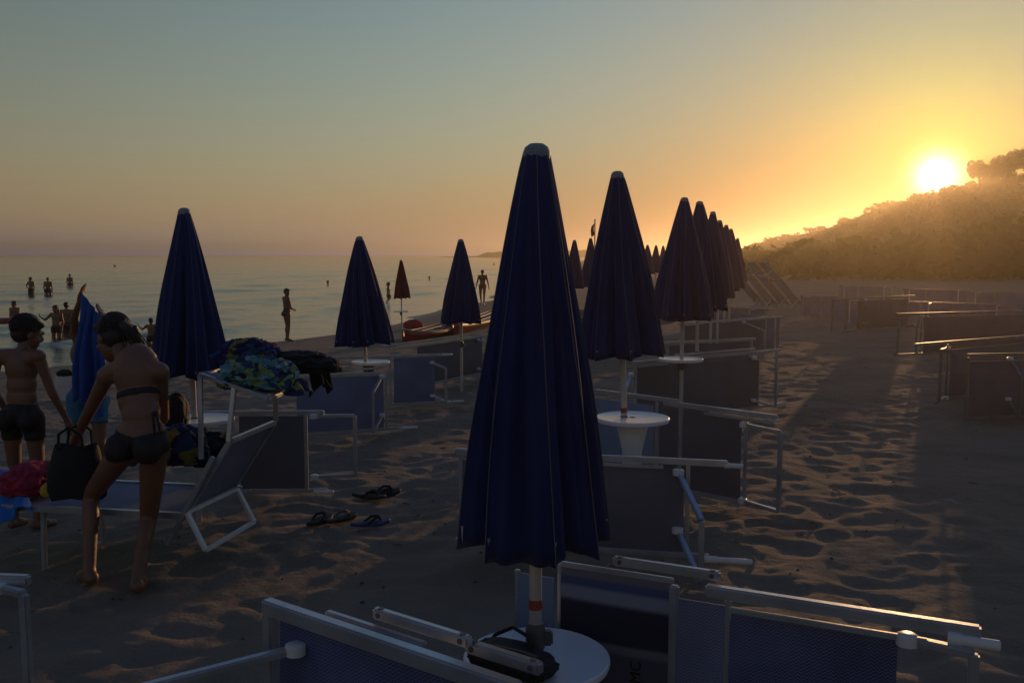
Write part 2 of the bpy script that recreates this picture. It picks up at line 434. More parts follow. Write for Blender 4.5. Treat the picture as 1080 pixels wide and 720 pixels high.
def polar(a0, a1, na, radii, zf):
    an = np.radians(np.asarray(na if hasattr(na, '__len__') else np.linspace(a0, a1, na))); rr = np.asarray(radii)
    A, Rr = np.meshgrid(an, rr); X = np.sin(A) * Rr; Y = np.cos(A) * Rr; Z = zf(X, Y)
    n, m = A.shape; V = np.stack([X, Y, Z], -1).reshape(-1, 3)
    idx = np.arange(n * m).reshape(n, m)
    Q = np.stack([idx[:-1, :-1], idx[:-1, 1:], idx[1:, 1:], idx[1:, :-1]], -1).reshape(-1, 4)
    return V, Q[:, ::-1]
def np_mesh(name, V, Q):
    me = bpy.data.meshes.new(name); me.vertices.add(len(V)); me.vertices.foreach_set('co', V.astype(np.float32).ravel())
    k = Q.shape[1]; me.loops.add(Q.size); me.loops.foreach_set('vertex_index', Q.astype(np.int32).ravel())
    me.polygons.add(len(Q)); me.polygons.foreach_set('loop_start', np.arange(0, Q.size, k, dtype=np.int32)); me.polygons.foreach_set('loop_total', np.full(len(Q), k, np.int32))
    me.update(calc_edges=True); me.validate(); return me

def sand_material():
    m, nt, b = mat('beach_sand')
    tc = N(nt, 'ShaderNodeTexCoord')
    n1 = N(nt, 'ShaderNodeTexNoise'); n1.inputs['Scale'].default_value = .9; n1.inputs['Detail'].default_value = 8; n1.inputs['Roughness'].default_value = .62
    n2 = N(nt, 'ShaderNodeTexNoise'); n2.inputs['Scale'].default_value = 55; n2.inputs['Detail'].default_value = 4
    for n in (n1, n2): nt.links.new(tc.outputs['Object'], n.inputs['Vector'])
    mx = N(nt, 'ShaderNodeMath', operation='MULTIPLY_ADD'); mx.inputs[1].default_value = .35
    nt.links.new(n2.outputs['Fac'], mx.inputs[0]); nt.links.new(n1.outputs['Fac'], mx.inputs[2])
    dry = ramp(nt, mx.outputs[0], [(.38, tuple(.78 * k for k in SAND)), (.62, SAND), (.85, tuple(1.25 * k for k in SAND))])
    geo = N(nt, 'ShaderNodeNewGeometry'); sp = N(nt, 'ShaderNodeSeparateXYZ'); nt.links.new(geo.outputs['Position'], sp.inputs[0])
    wet = N(nt, 'ShaderNodeMapRange'); wet.inputs['From Min'].default_value = SEA - .02; wet.inputs['From Max'].default_value = SEA + .035
    nt.links.new(sp.outputs['Z'], wet.inputs['Value'])
    mc = N(nt, 'ShaderNodeMixRGB'); mc.inputs['Color1'].default_value = (.05, .038, .026, 1)
    nt.links.new(wet.outputs[0], mc.inputs['Fac']); nt.links.new(dry, mc.inputs['Color2']); nt.links.new(mc.outputs[0], b.inputs['Base Color'])
    rr = N(nt, 'ShaderNodeMapRange'); rr.inputs['To Min'].default_value = .18; rr.inputs['To Max'].default_value = .95
    nt.links.new(wet.outputs[0], rr.inputs['Value']); nt.links.new(rr.outputs[0], b.inputs['Roughness'])
    b.inputs['Specular IOR Level'].default_value = .25
    n3 = N(nt, 'ShaderNodeTexNoise'); n3.inputs['Scale'].default_value = 13; n3.inputs['Detail'].default_value = 9; n3.inputs['Roughness'].default_value = .65
    nt.links.new(tc.outputs['Object'], n3.inputs['Vector'])
    bp = N(nt, 'ShaderNodeBump'); bp.inputs['Strength'].default_value = .8; bp.inputs['Distance'].default_value = .04
    nt.links.new(n3.outputs['Fac'], bp.inputs['Height']); nt.links.new(bp.outputs['Normal'], b.inputs['Normal'])
    return m
an = np.concatenate([np.linspace(-180, -46, 40)[:-1], np.linspace(-46, 46, 640), np.linspace(46, 180, 40)[1:]])
rad = np.concatenate([[0.02, .3, .6, .9, 1.2], np.geomspace(1.4, 40, 620), np.geomspace(42, 2350, 60)])
V, Q = polar(0, 0, an, rad, lambda x, y: ground_np(x, y) + bumps(x, y))
sand = link('sand', np_mesh('sand', V, Q), sand_material(), smooth=True); sand['kind'] = 'structure'

def sea_material():
    m, nt, b = mat('sea_water')
    b.inputs['Base Color'].default_value = (.035, .05, .05, 1); b.inputs['Roughness'].default_value = .1; b.inputs['IOR'].default_value = 1.37
    tc = N(nt, 'ShaderNodeTexCoord')
    mp = N(nt, 'ShaderNodeMapping'); mp.inputs['Rotation'].default_value = (0, 0, R(-25)); mp.inputs['Scale'].default_value = (.5, 1.5, 1)
    nt.links.new(tc.outputs['Object'], mp.inputs['Vector'])
    hs = None
    for sc_, am in ((.22, .7), (.8, .42), (2.6, .3)):
        n = N(nt, 'ShaderNodeTexNoise'); n.inputs['Scale'].default_value = sc_; n.inputs['Detail'].default_value = 5; n.inputs['Roughness'].default_value = .55
        nt.links.new(mp.outputs['Vector'], n.inputs['Vector'])
        q = N(nt, 'ShaderNodeMath', operation='MULTIPLY'); q.inputs[1].default_value = am; nt.links.new(n.outputs['Fac'], q.inputs[0])
        if hs is None: hs = q.outputs[0]
        else:
            a = N(nt, 'ShaderNodeMath', operation='ADD'); nt.links.new(hs, a.inputs[0]); nt.links.new(q.outputs[0], a.inputs[1]); hs = a.outputs[0]
    bp = N(nt, 'ShaderNodeBump'); bp.inputs['Strength'].default_value = .5; bp.inputs['Distance'].default_value = .2
    nt.links.new(hs, bp.inputs['Height']); nt.links.new(bp.outputs['Normal'], b.inputs['Normal'])
    return m
def waves(x, y):
    r = np.hypot(x, y); z = np.zeros_like(x)
    for (lam, dx, dy, am) in ((6.0, .75, -.45, .035), (3.1, .6, -.7, .02), (1.9, .85, -.2, .012), (9.5, .8, -.55, .045)):
        k = 2 * math.pi / lam; q = math.hypot(dx, dy); ph = (x * dx + y * dy) / q * k + 2.2 * fbm(x * .12, y * .12, 3, int(lam * 7))*3
        fade = np.clip(1.4 - r / (lam * 28), 0, 1)
        z = z + am * fade * (2 * (np.sin(ph) * .5 + .5) ** 1.6 - .9)
    d = (shore(y) - x) * .86                       # distance out from the waterline
    z = z * np.clip(d / 6, .15, 1)
    ph = d - 1.3 * fbm(y * .15, x * .05, 3, 3) * 3
    z = z + .10 * np.exp(-((ph - 3.0) / .45) ** 2) * np.clip(1.5 - r / 90, 0, 1) + .06 * np.exp(-((ph - 7.0) / .7) ** 2) * np.clip(1.5 - r / 90, 0, 1)
    return SEA + z
an = np.concatenate([np.linspace(-100, -44, 60)[:-1], np.linspace(-44, 24, 520)])
rad = np.concatenate([np.geomspace(14, 160, 330), np.geomspace(163, 2600, 60)])
V, Q = polar(0, 0, an, rad, waves)
sea = link('sea', np_mesh('sea', V, Q), sea_material(), smooth=True); sea['kind'] = 'structure'

# ------------------------------------------------------------------ headland, hill, vegetation
def foliage(name, c1, c2, leafy=False):
    m, nt, b = mat(name)
    tc = N(nt, 'ShaderNodeTexCoord'); n = N(nt, 'ShaderNodeTexNoise'); n.inputs['Scale'].default_value = .35; n.inputs['Detail'].default_value = 8
    nt.links.new(tc.outputs['Object'], n.inputs['Vector'])
    nt.links.new(ramp(nt, n.outputs['Fac'], [(.35, c2), (.65, c1)]), b.inputs['Base Color']); b.inputs['Roughness'].default_value = .85
    b.inputs['Specular IOR Level'].default_value = .15
    tr = N(nt, 'ShaderNodeBsdfTranslucent'); tr.inputs['Color'].default_value = (*[min(1, k * 3.2) for k in c1], 1); mx = N(nt, 'ShaderNodeMixShader'); mx.inputs[0].default_value = .4 if leafy else 0
    nt.links.new(b.outputs[0], mx.inputs[1]); nt.links.new(tr.outputs[0], mx.inputs[2]); nt.links.new(mx.outputs[0], nt.nodes['Material Output'].inputs['Surface'])
    return m
M['scrub'] = foliage('hill_scrub', (.06, .065, .025), (.035, .035, .016), True)
M['pine'] = foliage('pine_needles', (.05, .065, .025), (.025, .035, .014), True)
M['hill'] = foliage('hill_soil_and_scrub', (.08, .065, .035), (.045, .042, .02))
M['headland'] = foliage('headland_scrub', (.05, .05, .03), (.035, .035, .02))
def headland():
    Y0 = 820.0; xs = np.linspace(-73, 82, 90)
    prof = np.interp(xs, [-73, -60, -47, -31, -25, 0, 39, 82], [0, .5, .9, 1.2, 4.2, 5.2, 5.6, 7]) 
    prof = prof + (fbm(xs * .2, xs * 0 + 3, 4, 21) - .4) * 2.2 * (prof > 2)
    V = []; Q = []
    deps = [0, 6, 25, 70, 110, 140]; hf = [0, .75, 1, .9, .5, 0]
    for j, dpt in enumerate(deps):
        for i, x in enumerate(xs): V.append((x, Y0 + dpt, SEA - .6 + (prof[i] + .6) * hf[j] * (1 + .2 * (vnoise(np.array(x * .2), np.array(float(j)), 4) - .5))))
    n = len(xs)
    for j in range(len(deps) - 1):
        for i in range(n - 1): Q.append((j * n + i, j * n + i + 1, (j + 1) * n + i + 1, (j + 1) * n + i))
    o = link('headland', np_mesh('headland', np.array(V), np.array(Q)), M['headland'], smooth=True); o['kind'] = 'structure'
headland()

RP = [(760, 269), (785, 262.5), (800, 258), (820, 253), (840, 248), (858, 244), (872, 241), (885, 236), (900, 231), (918, 223), (935, 218), (950, 213), (965, 209), (978, 206), (990, 204.5), (1000, 203), (1012, 198), (1030, 193), (1050, 190), (1080, 187), (1120, 188), (1180, 196), (1260, 208), (1340, 222), (1440, 240)]
def ridge_dist(px): return float(np.interp(px, [760, 850, 950, 1080, 1440], [300, 268, 218, 180, 150]))
def hill():
    cols = np.linspace(760, 1440, 230); V = []; Q = []
    ts = np.concatenate([np.linspace(0, 1, 34), [1.05, 1.15, 1.35, 1.7]])
    n = len(cols)
    for t in ts:
        for px in cols:
            py = float(np.interp(px, [p[0] for p in RP], [p[1] for p in RP])); Y = ridge_dist(px)
            P = at_y(px, py, Y); az = Vector((P.x, P.y, 0)).normalized()
            rr = math.hypot(P.x, P.y); r0 = rr * .42
            if t <= 1:
                r = r0 + (rr - r0) * t; z = P.z * (t ** 1.35)
                z += (1 - t) * 0 - 1.2 * (1 - t)
                pos = az * r; nz = mnoise.noise(Vector((pos.x * .04, pos.y * .04, 0))) * 1.2 + mnoise.noise(Vector((pos.x * .16, pos.y * .16, 3))) * .6
                z += nz * t * (1 - t) * 2.2 + (mnoise.noise(Vector((pos.x * .3, pos.y * .3, 7))) * .5) * min(1, t * 3)
            else:
                r = rr * t; z = P.z * (1 - (t - 1) * .8); pos = az * r
            V.append((pos.x, pos.y, z))
    for j in range(len(ts) - 1):
        for i in range(n - 1): Q.append((j * n + i, j * n + i + 1, (j + 1) * n + i + 1, (j + 1) * n + i))
    o = link('hill', np_mesh('hill', np.array(V), np.array(Q)), M['hill'], smooth=True); o['kind'] = 'structure'
    return np.array(V).reshape(len(ts), n, 3), cols
HV, HC = hill()

def leaf_cloud(blobs, size, count, seed, flat=.5):
    """many small leaf-clump faces spread through a set of (centre, radii) ellipsoids"""
    rr = np.random.default_rng(seed); tot = sum(b[1][0] * b[1][1] * b[1][2] for b in blobs); V = []; Fc = []
    for c, rad_ in blobs:
        k = max(6, int(count * rad_[0] * rad_[1] * rad_[2] / tot))
        d = rr.normal(size=(k, 3)); d /= np.linalg.norm(d, axis=1)[:, None]
        q = rr.uniform(.35, 1, size=(k, 1)) ** .45
        p = np.array(c) + d * q * np.array(rad_)
        for i in range(k):
            n = rr.normal(size=3); n /= np.linalg.norm(n); a = np.cross(n, [.3, .5, .8]); a /= np.linalg.norm(a) + 1e-9; b_ = np.cross(n, a)
            s = size * rr.uniform(.5, 1.3); m_ = len(V)
            for (x, y) in ((-1, -.45), (0, -.7), (1, -.35), (.9, .5), (-.1, .75), (-.95, .4)):
                V.append(tuple(p[i] + a * x * s + b_ * y * s * .8))
            Fc += [(m_, m_ + 1, m_ + 2, m_ + 3), (m_, m_ + 3, m_ + 4, m_ + 5)]
    return V, Fc
# scrub covering the hill: one mass nobody could count
def hill_scrub():
    bl = []
    rr = np.random.default_rng(5)
    for k in range(1500):
        j = int(34 * rr.uniform(.08, 1.0) ** .8); j = min(j, 33); i = rr.integers(0, len(HC) - 1)
        p = HV[j, i]; s = rr.uniform(.4, 1.15)
        bl.append(((p[0], p[1], p[2] + s * .35), (s * 1.5, s * 1.5, s * .8)))
    V, Fc = leaf_cloud(bl, .34, 60000, 8)
    me = bpy.data.meshes.new('hill_scrub'); me.from_pydata(V, [], Fc); me.update()
    o = link('hill_scrub', me, M['scrub']); o['kind'] = 'stuff'
    tag(o, 'dense dark scrub and low trees covering the hillside', 'scrub')
hill_scrub()
def pine_tree(px, py_top, py_base, Y, wpx, label, seed, lean=0.0, kind='round'):
    base = at_y(px, py_base, Y); top = at_y(px, py_top, Y); H = top.z - base.z; Wd = wpx / F * Y
    base.z -= H * .25
    t = empty('pine_tree', base, label, 'tree', 'trees standing on the ridge')
    rr = random.Random(seed); H2 = H * 1.25
    m_ = MB(); m_.tube([(0, 0, 0), (lean * H * .2, 0, H2 * .35), (lean * H * .5, 0, H2 * .8)], [H * .05, H * .04, H * .02], 8)
    for k in range(5):
        an_ = k * 1.26 + rr.random(); z0 = H2 * rr.uniform(.45, .7)
        m_.tube([(lean * H * .4, 0, z0), (lean * H * .5 + math.cos(an_) * Wd * .3, math.sin(an_) * Wd * .3, z0 + H * .18)], [H * .018, H * .008], 6)
    m_.build('trunk', M['trunk'], t)
    bl = []
    for k in range(9):
        an_ = k * 2.4; q = math.sqrt((k + .5) / 9) * .5 * Wd
        zc = H2 * (.64 if kind == 'round' else .82) + rr.uniform(-.16, .16) * H
        bl.append(((lean * H * .5 + math.cos(an_) * q, math.sin(an_) * q, zc), (Wd * rr.uniform(.17, .28), Wd * .24, H * (rr.uniform(.17, .3) if kind == 'round' else .1))))
    V, Fc = leaf_cloud(bl, max(H * .035, .16), 2600, seed)
    me = bpy.data.meshes.new('crown'); me.from_pydata(V, [], Fc); me.update(); link('crown', me, M['pine'], t)
pine_tree(1034, 166, 192, 186, 20, 'small rounded tree on the ridge just right of the sun', 1, -.3)
pine_tree(1062, 157, 190, 182, 40, 'tall spreading pine on the ridge near the right edge', 2, .1)
pine_tree(1086, 152, 188, 178, 46, 'tallest pine on the ridge, cut by the right edge of the photo', 3)
pine_tree(1048, 173, 192, 187, 30, 'low bushy tree between the small rounded tree and the spreading pine', 4)
pine_tree(891, 229, 237, 253, 13, 'lone tree on the ridge where the hillside starts to climb', 5)
pine_tree(851, 240, 248, 267, 9, 'tiny tree on the lowest part of the ridge', 6, kind='flat')
pine_tree(927, 214, 222, 228, 12, 'small tree on the ridge left of the sun', 7, kind='flat')

def shrub_belt():
    """the dark strip of bushes between the beach and the foot of the hill"""
    bl = []; rr = np.random.default_rng(17)
    for k in range(420):
        px = rr.uniform(775, 1500); Y = rr.uniform(60, 92) 
        if px < 840: Y = rr.uniform(80, 120)
        p = at_y(px, 268, Y); s = rr.uniform(.9, 2.1) * (1 + .6 * max(0, (px - 850) / 300)); z = gz(p.x, p.y)
        bl.append(((p.x, p.y, z + s * .5), (s * 1.7, s * 1.5, s * .9)))
    V, Fc = leaf_cloud(bl, .5, 26000, 18)
    me = bpy.data.meshes.new('shrub_belt'); me.from_pydata(V, [], Fc); me.update()
    o = link('shrub_belt', me, M['scrub']); o['kind'] = 'stuff'; tag(o, 'dark belt of bushes between the beach and the foot of the hill', 'bushes')
shrub_belt()
# ------------------------------------------------------------------ umbrellas
def canopy_mesh(h, r_bot, seed, lobes=8, nt_=26, per=14, top_r=.038, sag=0.0):
    rr = random.Random(seed); lobes = (8, 7, 9, 8)[seed % 4]; n = lobes * per; V = []; Fc = []; crest = []
    amp = [rr.uniform(.28, .5) for _ in range(lobes)]; off = [rr.uniform(-.2, .2) for _ in range(lobes)]
    low = [rr.uniform(-.022, .02) for _ in range(lobes)]; push = [rr.uniform(.93, 1.06) for _ in range(lobes + 1)]; push[-1] = push[0]
    tw = rr.uniform(-.25, .25); wob = [rr.uniform(0, 6.28) for _ in range(lobes)]
    for i in range(nt_ + 1):
        t = i / nt_; base = top_r + (r_bot - top_r) * (t ** .93); base *= 1 + .05 * math.sin(t * math.pi)
        for j in range(n):
            k = j // per; ph = (j % per) / per
            th = 2 * math.pi * (k + ph) / lobes + tw * t + (off[k] * (1 - ph) + off[(k + 1) % lobes] * ph) * min(1, t * 2)
            fold = math.sin(math.pi * ph) ** .75
            second = (.7 if k % 2 else .55) * (.5 - .5 * math.cos(4 * math.pi * (ph + .06 * math.sin(wob[k] + 2 * t)))) + .10 * math.sin(6 * math.pi * ph + wob[k] + 3 * t)
            a = amp[k] * min(1, .12 + t * 1.25)
            r = base * (1 - a * fold + a * second * fold + .015 * math.sin(9 * t + wob[k])) * (push[k] * (1 - ph) + push[k + 1] * ph if t > .02 else 1)
            z = -h * t + (low[k] * math.sin(math.pi * ph) - .014 * (1 - fold)) * max(0, (t - .75) * 4)
            V.append((r * math.cos(th), r * math.sin(th), z))
    for i in range(nt_):
        for j in range(n):
            Fc.append((i * n + j, (i + 1) * n + j, (i + 1) * n + (j + 1) % n, i * n + (j + 1) % n))
    # inner lining turned up at the hem
    m0 = nt_ * n; q = len(V)
    for lev, (s, dz) in enumerate(((.965, .006), (.90, .10), (.55, .45))):
        for j in range(n):
            x, y, z = V[m0 + j]; V.append((x * s, y * s, z + dz * h * .5))
    prev = m0
    for lev in range(3):
        cur = q + lev * n
        for j in range(n): Fc.append((prev + j, cur + j, cur + (j + 1) % n, prev + (j + 1) % n))
        prev = cur
    crest = [[Vector(V[i * n + k * per]) for i in range(nt_ + 1)] for k in range(lobes)]
    me = bpy.data.meshes.new('canopy'); me.from_pydata(V, [], Fc); me.update()
    return me, crest
def umbrella(px, ytop, ybot, Y, hw, label, seed, colour='navy_canopy', group='closed navy beach umbrellas', detail=2, base_z=None, tape=False, foot_px=None):
    top = at_y(px, ytop, Y); bot = at_y(px, ybot, Y); g = gz(top.x, Y) if base_z is None else base_z
    bx = top.x if foot_px is None else at_y(foot_px, 440, Y).x
    t = empty('beach_umbrella', (bx, Y, g), label, 'umbrella', group)
    H = top.z - g; lean = (0, math.atan2(top.x - bx, H)); h = (top.z - bot.z) - .02; rb = hw * 1.07 / F * Y
    t.rotation_euler = (lean[0], lean[1], 0)
    p = MB(); p.lathe([(.019, -.05), (.019, H - h * .55)], n=12); p.lathe([(.015, H - h * .55), (.015, H - .06)], n=12); p.build('pole', M['pole_white'], t, True)
    me, crest = canopy_mesh(h, rb, seed, nt_=26 if detail > 1 else 14, per=14 if detail > 1 else 8)
    c = link('canopy', me, M[colour], t, True); c.location = (0, 0, H - .03)
    if detail > 1:
        m_ = MB()
        for cr in crest: m_.tube([v * 1.004 for v in cr], .0016, 5)
        m_.build('piping', M['piping'], c)
        for k in range(len(crest)):
            d = crest[k][-1]; r_ = MB(); e = d * .93; e.z = d.z + .012
            r_.tube([(d.x * .1, d.y * .1, -.12 * h), e * .6 + Vector((0, 0, -.28 * h)) * .4, e, d * .93 + Vector((0, 0, -.012))], [.004, .004, .004, .006], 6)
            ro = r_.build('rib', M['white_paint'], c, True)
    cp = MB(); cp.lathe([(.041, -.075), (.040, -.05), (.040, -.028), (.034, -.012), (.02, -.002), (.004, 0)], n=20); o = cp.build('finial_cap', M['cap_plastic'], t, True); o.location = (0, 0, H + .0)
    if detail > 1:
        cl = MB(); cl.lathe([(.027, 0), (.03, .01), (.03, .06), (.024, .08)], n=14); cl.box((.035, 0, .035), (.035, .03, .045), bev=.006)
        o = cl.build('pole_clamp', M['grey_plastic'], t, True); o.location = (0, 0, CLAMP.get(label, .62))
    if tape:
        tp = MB(); tp.lathe([(.0205, 0), (.0205, .03)], n=12); o = tp.build('tape_band', M['orange_tape'], t); o.location = (0, 0, tape)
    return t
CLAMP = {}
UL = 'largest closed navy umbrella, in the foreground over the table with the black bag'
CLAMP[UL] = .46
umbrella(566, 151, 563, 2.72, 80, UL, 3, tape=.585)
umbrella(651, 180, 372, 5.6, 45, 'closed navy umbrella just right of the foreground one, over the empty white table', 4, tape=.72, foot_px=663)
umbrella(194, 219, 393, 6.1, 44, 'closed navy umbrella behind the bending woman, leftmost on the beach', 5, foot_px=207)
umbrella(379, 249, 361, 9.6, 30, 'closed navy umbrella standing before the sea beside the clothes-laden sunbed', 6, foot_px=389)
umbrella(486, 252, 339, 12.5, 23, 'closed navy umbrella left of the foreground one, beside the walking woman', 7)
umbrella(722, 208, 334, 8.7, 34, 'tallest closed umbrella of the right-hand row, nearest of its cluster', 8, foot_px=718)
umbrella(738, 212, 325, 9.7, 29, 'closed umbrella half hidden directly behind the nearest one of the right-hand row', 9)
umbrella(752, 223, 313, 12.2, 22, 'third closed umbrella along the right-hand row, before the hill', 10, detail=1)
umbrella(759, 232, 312, 13.8, 19, 'narrow sliver of closed umbrella behind the third of the right-hand row', 11, detail=1)
umbrella(766, 237, 305, 16.6, 16.5, 'closed umbrella with a sharp top in the far part of the right-hand row', 12, detail=1)
umbrella(771, 241, 303, 18.0, 15.5, 'closed umbrella peeking behind the sharp-topped one of the right-hand row', 13, detail=1)
umbrella(778, 251, 296, 24.5, 11.5, 'smallest closed umbrella of the right-hand row, next to the striped sunbed stack', 14, detail=1)
umbrella(606, 253, 303, 20, 11, 'small distant umbrella between the foreground umbrella and its right neighbour', 15, detail=1)
umbrella(623, 251, 302, 21.5, 11, 'small distant umbrella below the red flag', 16, detail=1)
umbrella(674, 257, 294, 25, 9, 'tiny distant umbrella touching the right flank of the second large one', 17, detail=1)
umbrella(683, 258, 288, 29, 7.5, 'tiny distant umbrella, first of three in the gap before the right-hand row', 18, detail=1)
umbrella(692, 258.5, 287, 30, 7, 'tiny distant umbrella, middle of three in the gap before the right-hand row', 19, detail=1)
umbrella(699.5, 259, 286, 32, 6.5, 'tiny distant umbrella, last of three in the gap before the right-hand row', 20, detail=1)
umbrella(423, 274, 314, 27, 9, 'small closed dark red umbrella at the edge of the sea', 21, colour='red_canopy', group=None, detail=1)

# ------------------------------------------------------------------ round white tables on the umbrella poles
def table(px, py, Y, r, label, foot=True):
    c = at_y(px, py, Y); g = gz(c.x, c.y); t = empty('round_table', (c.x, c.y, g), label, 'table', 'round white umbrella tables'); h = c.z - g
    a = MB(); a.lathe([(.02, -.022), (r * .92, -.024), (r * .985, -.02), (r, -.008), (r * .995, .0), (r * .97, .004), (r * .93, .001), (.021, .001)], n=64, capt=False, capb=False)
    o = a.build('table_top', M['table_plastic'], t, True); o.location = (0, 0, h)
    b = MB()
    if foot: b.lathe([(r * .42, 0), (r * .40, .03), (.052, h * .35), (.06, h * .7), (.10, h - .03), (.11, h - .024)], n=32); b.build('pedestal', M['table_plastic'], t, True)
    else: b.lathe([(.03, h - .12), (.034, h - .1), (.04, h - .03), (.07, h - .024)], n=24); b.build('collar', M['grey_plastic'], t, True)
    return t, c
T1, T1c = table(566, 692, 2.72, .223, 'white round table in the foreground carrying the black bag')
table(667, 440, 5.58, .225, 'empty white round table under the second large umbrella')
T3, T3c = table(212, 441, 6.1, .215, 'white round table behind the bending woman, bright with reflected sky', foot=False)
table(391, 381, 9.6, .2, 'white round table under the umbrella standing before the sea', foot=False)
table(423, 328, 26.9, .22, 'tiny white table on the pole of the red umbrella', foot=False)
table(718, 378, 8.72, .21, 'white round table under the tallest umbrella of the right-hand row', foot=False)

# ------------------------------------------------------------------ sunbeds turned on their sides
def side_bed(label, Rp, Lp, ztop, zbot, panels=(), rails=(), bars=(), legs=(), caps=(), group='blue sunbeds turned on their sides', alu='alu', tilt=0.0, lean=0.0):
    PR, PL = at_z(*Rp, ztop), at_z(*Lp, ztop); H = ztop - zbot
    X = (PL - PR); Lg = X.length; X.normalize(); Zr = X.cross(Vector((0, 0, 1))).normalized()
    up = Vector((0, 0, 1)) * math.cos(lean) + Zr * math.sin(lean)
    if tilt: q = Matrix.Rotation(tilt, 3, Zr); up = q @ up
    up = (up - X * up.dot(X)).normalized(); Z = X.cross(up)
    Mw = Matrix((X, up, Z)).transposed().to_4x4(); Mw.translation = PR - up * H
    t = empty('sunbed', None, label, 'sunbed', group, mat=Mw)
    def lx(px):
        # local x of the point of the top edge seen at column px
        lo, hi = -1.2, Lg + 1.5
        def colm(s):
            P = PR + X * s - Vector((0, 0, EYE)); dd = P.y * CP - P.z * SP; return 540 + F * P.x / dd
        s = 1 if colm(hi) < colm(lo) else -1
        for _ in range(50):
            mid = (lo + hi) / 2
            if (colm(mid) - px) * s > 0: lo = mid
            else: hi = mid
        return (lo + hi) / 2
    for (nm, mt, a, b, y0, y1, *zo) in panels:
        x0, x1 = sorted((lx(a), lx(b))); z = zo[0] if zo else 0.0
        g = MB(); nx_, ny_ = 12, 8; vs = []; fs = []
        for k in (0, 1):
            for i in range(nx_ + 1):
                for j in range(ny_ + 1):
                    u, v = i / nx_, j / ny_; sg = -.018 * math.sin(math.pi * v) * (.5 + .5 * math.sin(math.pi * u))
                    vs.append((x0 + (x1 - x0) * u, y0 + (y1 - y0) * v, z + sg + (.0025 if k else -.0025)))
        w_ = ny_ + 1; off = (nx_ + 1) * w_
        for i in range(nx_):
            for j in range(ny_):
                a_ = i * w_ + j; q = (a_, a_ + w_, a_ + w_ + 1, a_ + 1); fs.append(tuple(reversed(q))); fs.append(tuple(k + off for k in q))
        per = [i * w_ for i in range(nx_ + 1)] + [nx_ * w_ + j for j in range(1, w_)] + [i * w_ + ny_ for i in range(nx_ - 1, -1, -1)] + [j for j in range(ny_ - 1, 0, -1)]
        for k in range(len(per)):
            a_, b_ = per[k], per[(k + 1) % len(per)]; fs.append((a_, b_, b_ + off, a_ + off))
        g.add(vs, fs); g.build(nm, M[mt], t, True)
    for (nm, a, b, y, z, wd) in rails:
        xa, xb = lx(a), lx(b); g = MB(); g.bar((xa, y, z), (xb, y, z), wd, wd * .85, up=(0, 0, 1), bev=.006); ro = g.build(nm, M[alu], t)
        if nm == 'sunshade_arm':
            for xe in (xa + (.025 if xa < xb else -.025), xb - (.025 if xa < xb else -.025)):
                bo = MB(); bo.tube([(xe, y, z - wd * .5), (xe, y, z + wd * .55)], .008, 8); bo.tube([(xe, y + wd * .4, z), (xe, y + wd * .56, z)], .009, 8); bo.build('bolt', M['grey_plastic'], ro)
    for (nm, a, y0, y1, z, wd) in bars:
        xa = lx(a); g = MB(); g.bar((xa, y0, z), (xa, y1, z), wd, wd * .8, up=(0, 0, 1), bev=.005); g.build(nm, M[alu], t)
    for (a, ln, ang, y0, y1, drop) in legs:
        xa = lx(a); d = Vector((-math.sin(R(ang)), -drop, -math.cos(R(ang)))).normalized() * ln
        g = MB(); p0, p1 = Vector((xa, y1, -.02)), Vector((xa, y0, -.02))
        g.bar(p0, p0 + d, .03, .024, up=(0, 1, 0), bev=.005); g.bar(p1, p1 + d, .03, .024, up=(0, 1, 0), bev=.005); g.bar(p0 + d, p1 + d, .028, .026, up=(0, 0, 1), bev=.005)
        lo = g.build('leg', M[alu], t)
        for p in (p0, p1):
            hb = MB(); hb.tube([p + Vector((0, .018, -.004)), p + Vector((0, .014, -.004)), p + Vector((0, -.014, -.004)), p + Vector((0, -.018, -.004))], [.022, .03, .03, .022], 14); hb.build('hub', M['white_plastic'], lo, True)
    for (a, b, y, z, wd) in caps:
        xa, xb = lx(a), lx(b); g = MB(); g.tube([(xa, y, z), (xa + (xb - xa) * .25, y, z), (xa + (xb - xa) * .3, y, z), (xa + (xb - xa) * .97, y, z), (xb, y, z)], [wd * .55, wd * .55, wd * .45, wd * .45, wd * .3], 10); g.build('end_cap', M['white_plastic'], t, True)
    t['len'] = Lg
    return t
b1 = side_bed('sunbed on its side in the right foreground with a striped printed sunshade panel', (1035, 663), (547, 588), .60, 0.0,
    panels=[('backrest', 'mesh_pale', 547, 585, .04, .55), ('sunshade', 'shade_stripe', 589, 707, .02, .585, .03), ('backrest', 'mesh_blue', 716, 765, .03, .55), ('seat', 'mesh_navy', 771, 948, .03, .545)],
    rails=[('side_rail', 744, 1035, .59, 0, .038), ('side_rail', 772, 980, .552, -.03, .018), ('sunshade_arm', 643, 757, .628, .035, .03), ('side_rail', 547, 1035, .015, 0, .034), ('sunshade_frame', 588, 708, .592, .03, .018)],
    bars=[('sunshade_frame', 587, .02, .59, .03, .016), ('crossbar', 711.5, 0.02, .59, .0, .03), ('crossbar', 768.5, .02, .57, .0, .02), ('backrest_frame', 546, .03, .56, 0, .018)],
    legs=[(958, .17, 82, .02, .545, 0)], caps=[(1000, 1056, .568, -.02, .034)])
b1['label'] = 'sunbed on its side in the right foreground with a striped printed sunshade panel'
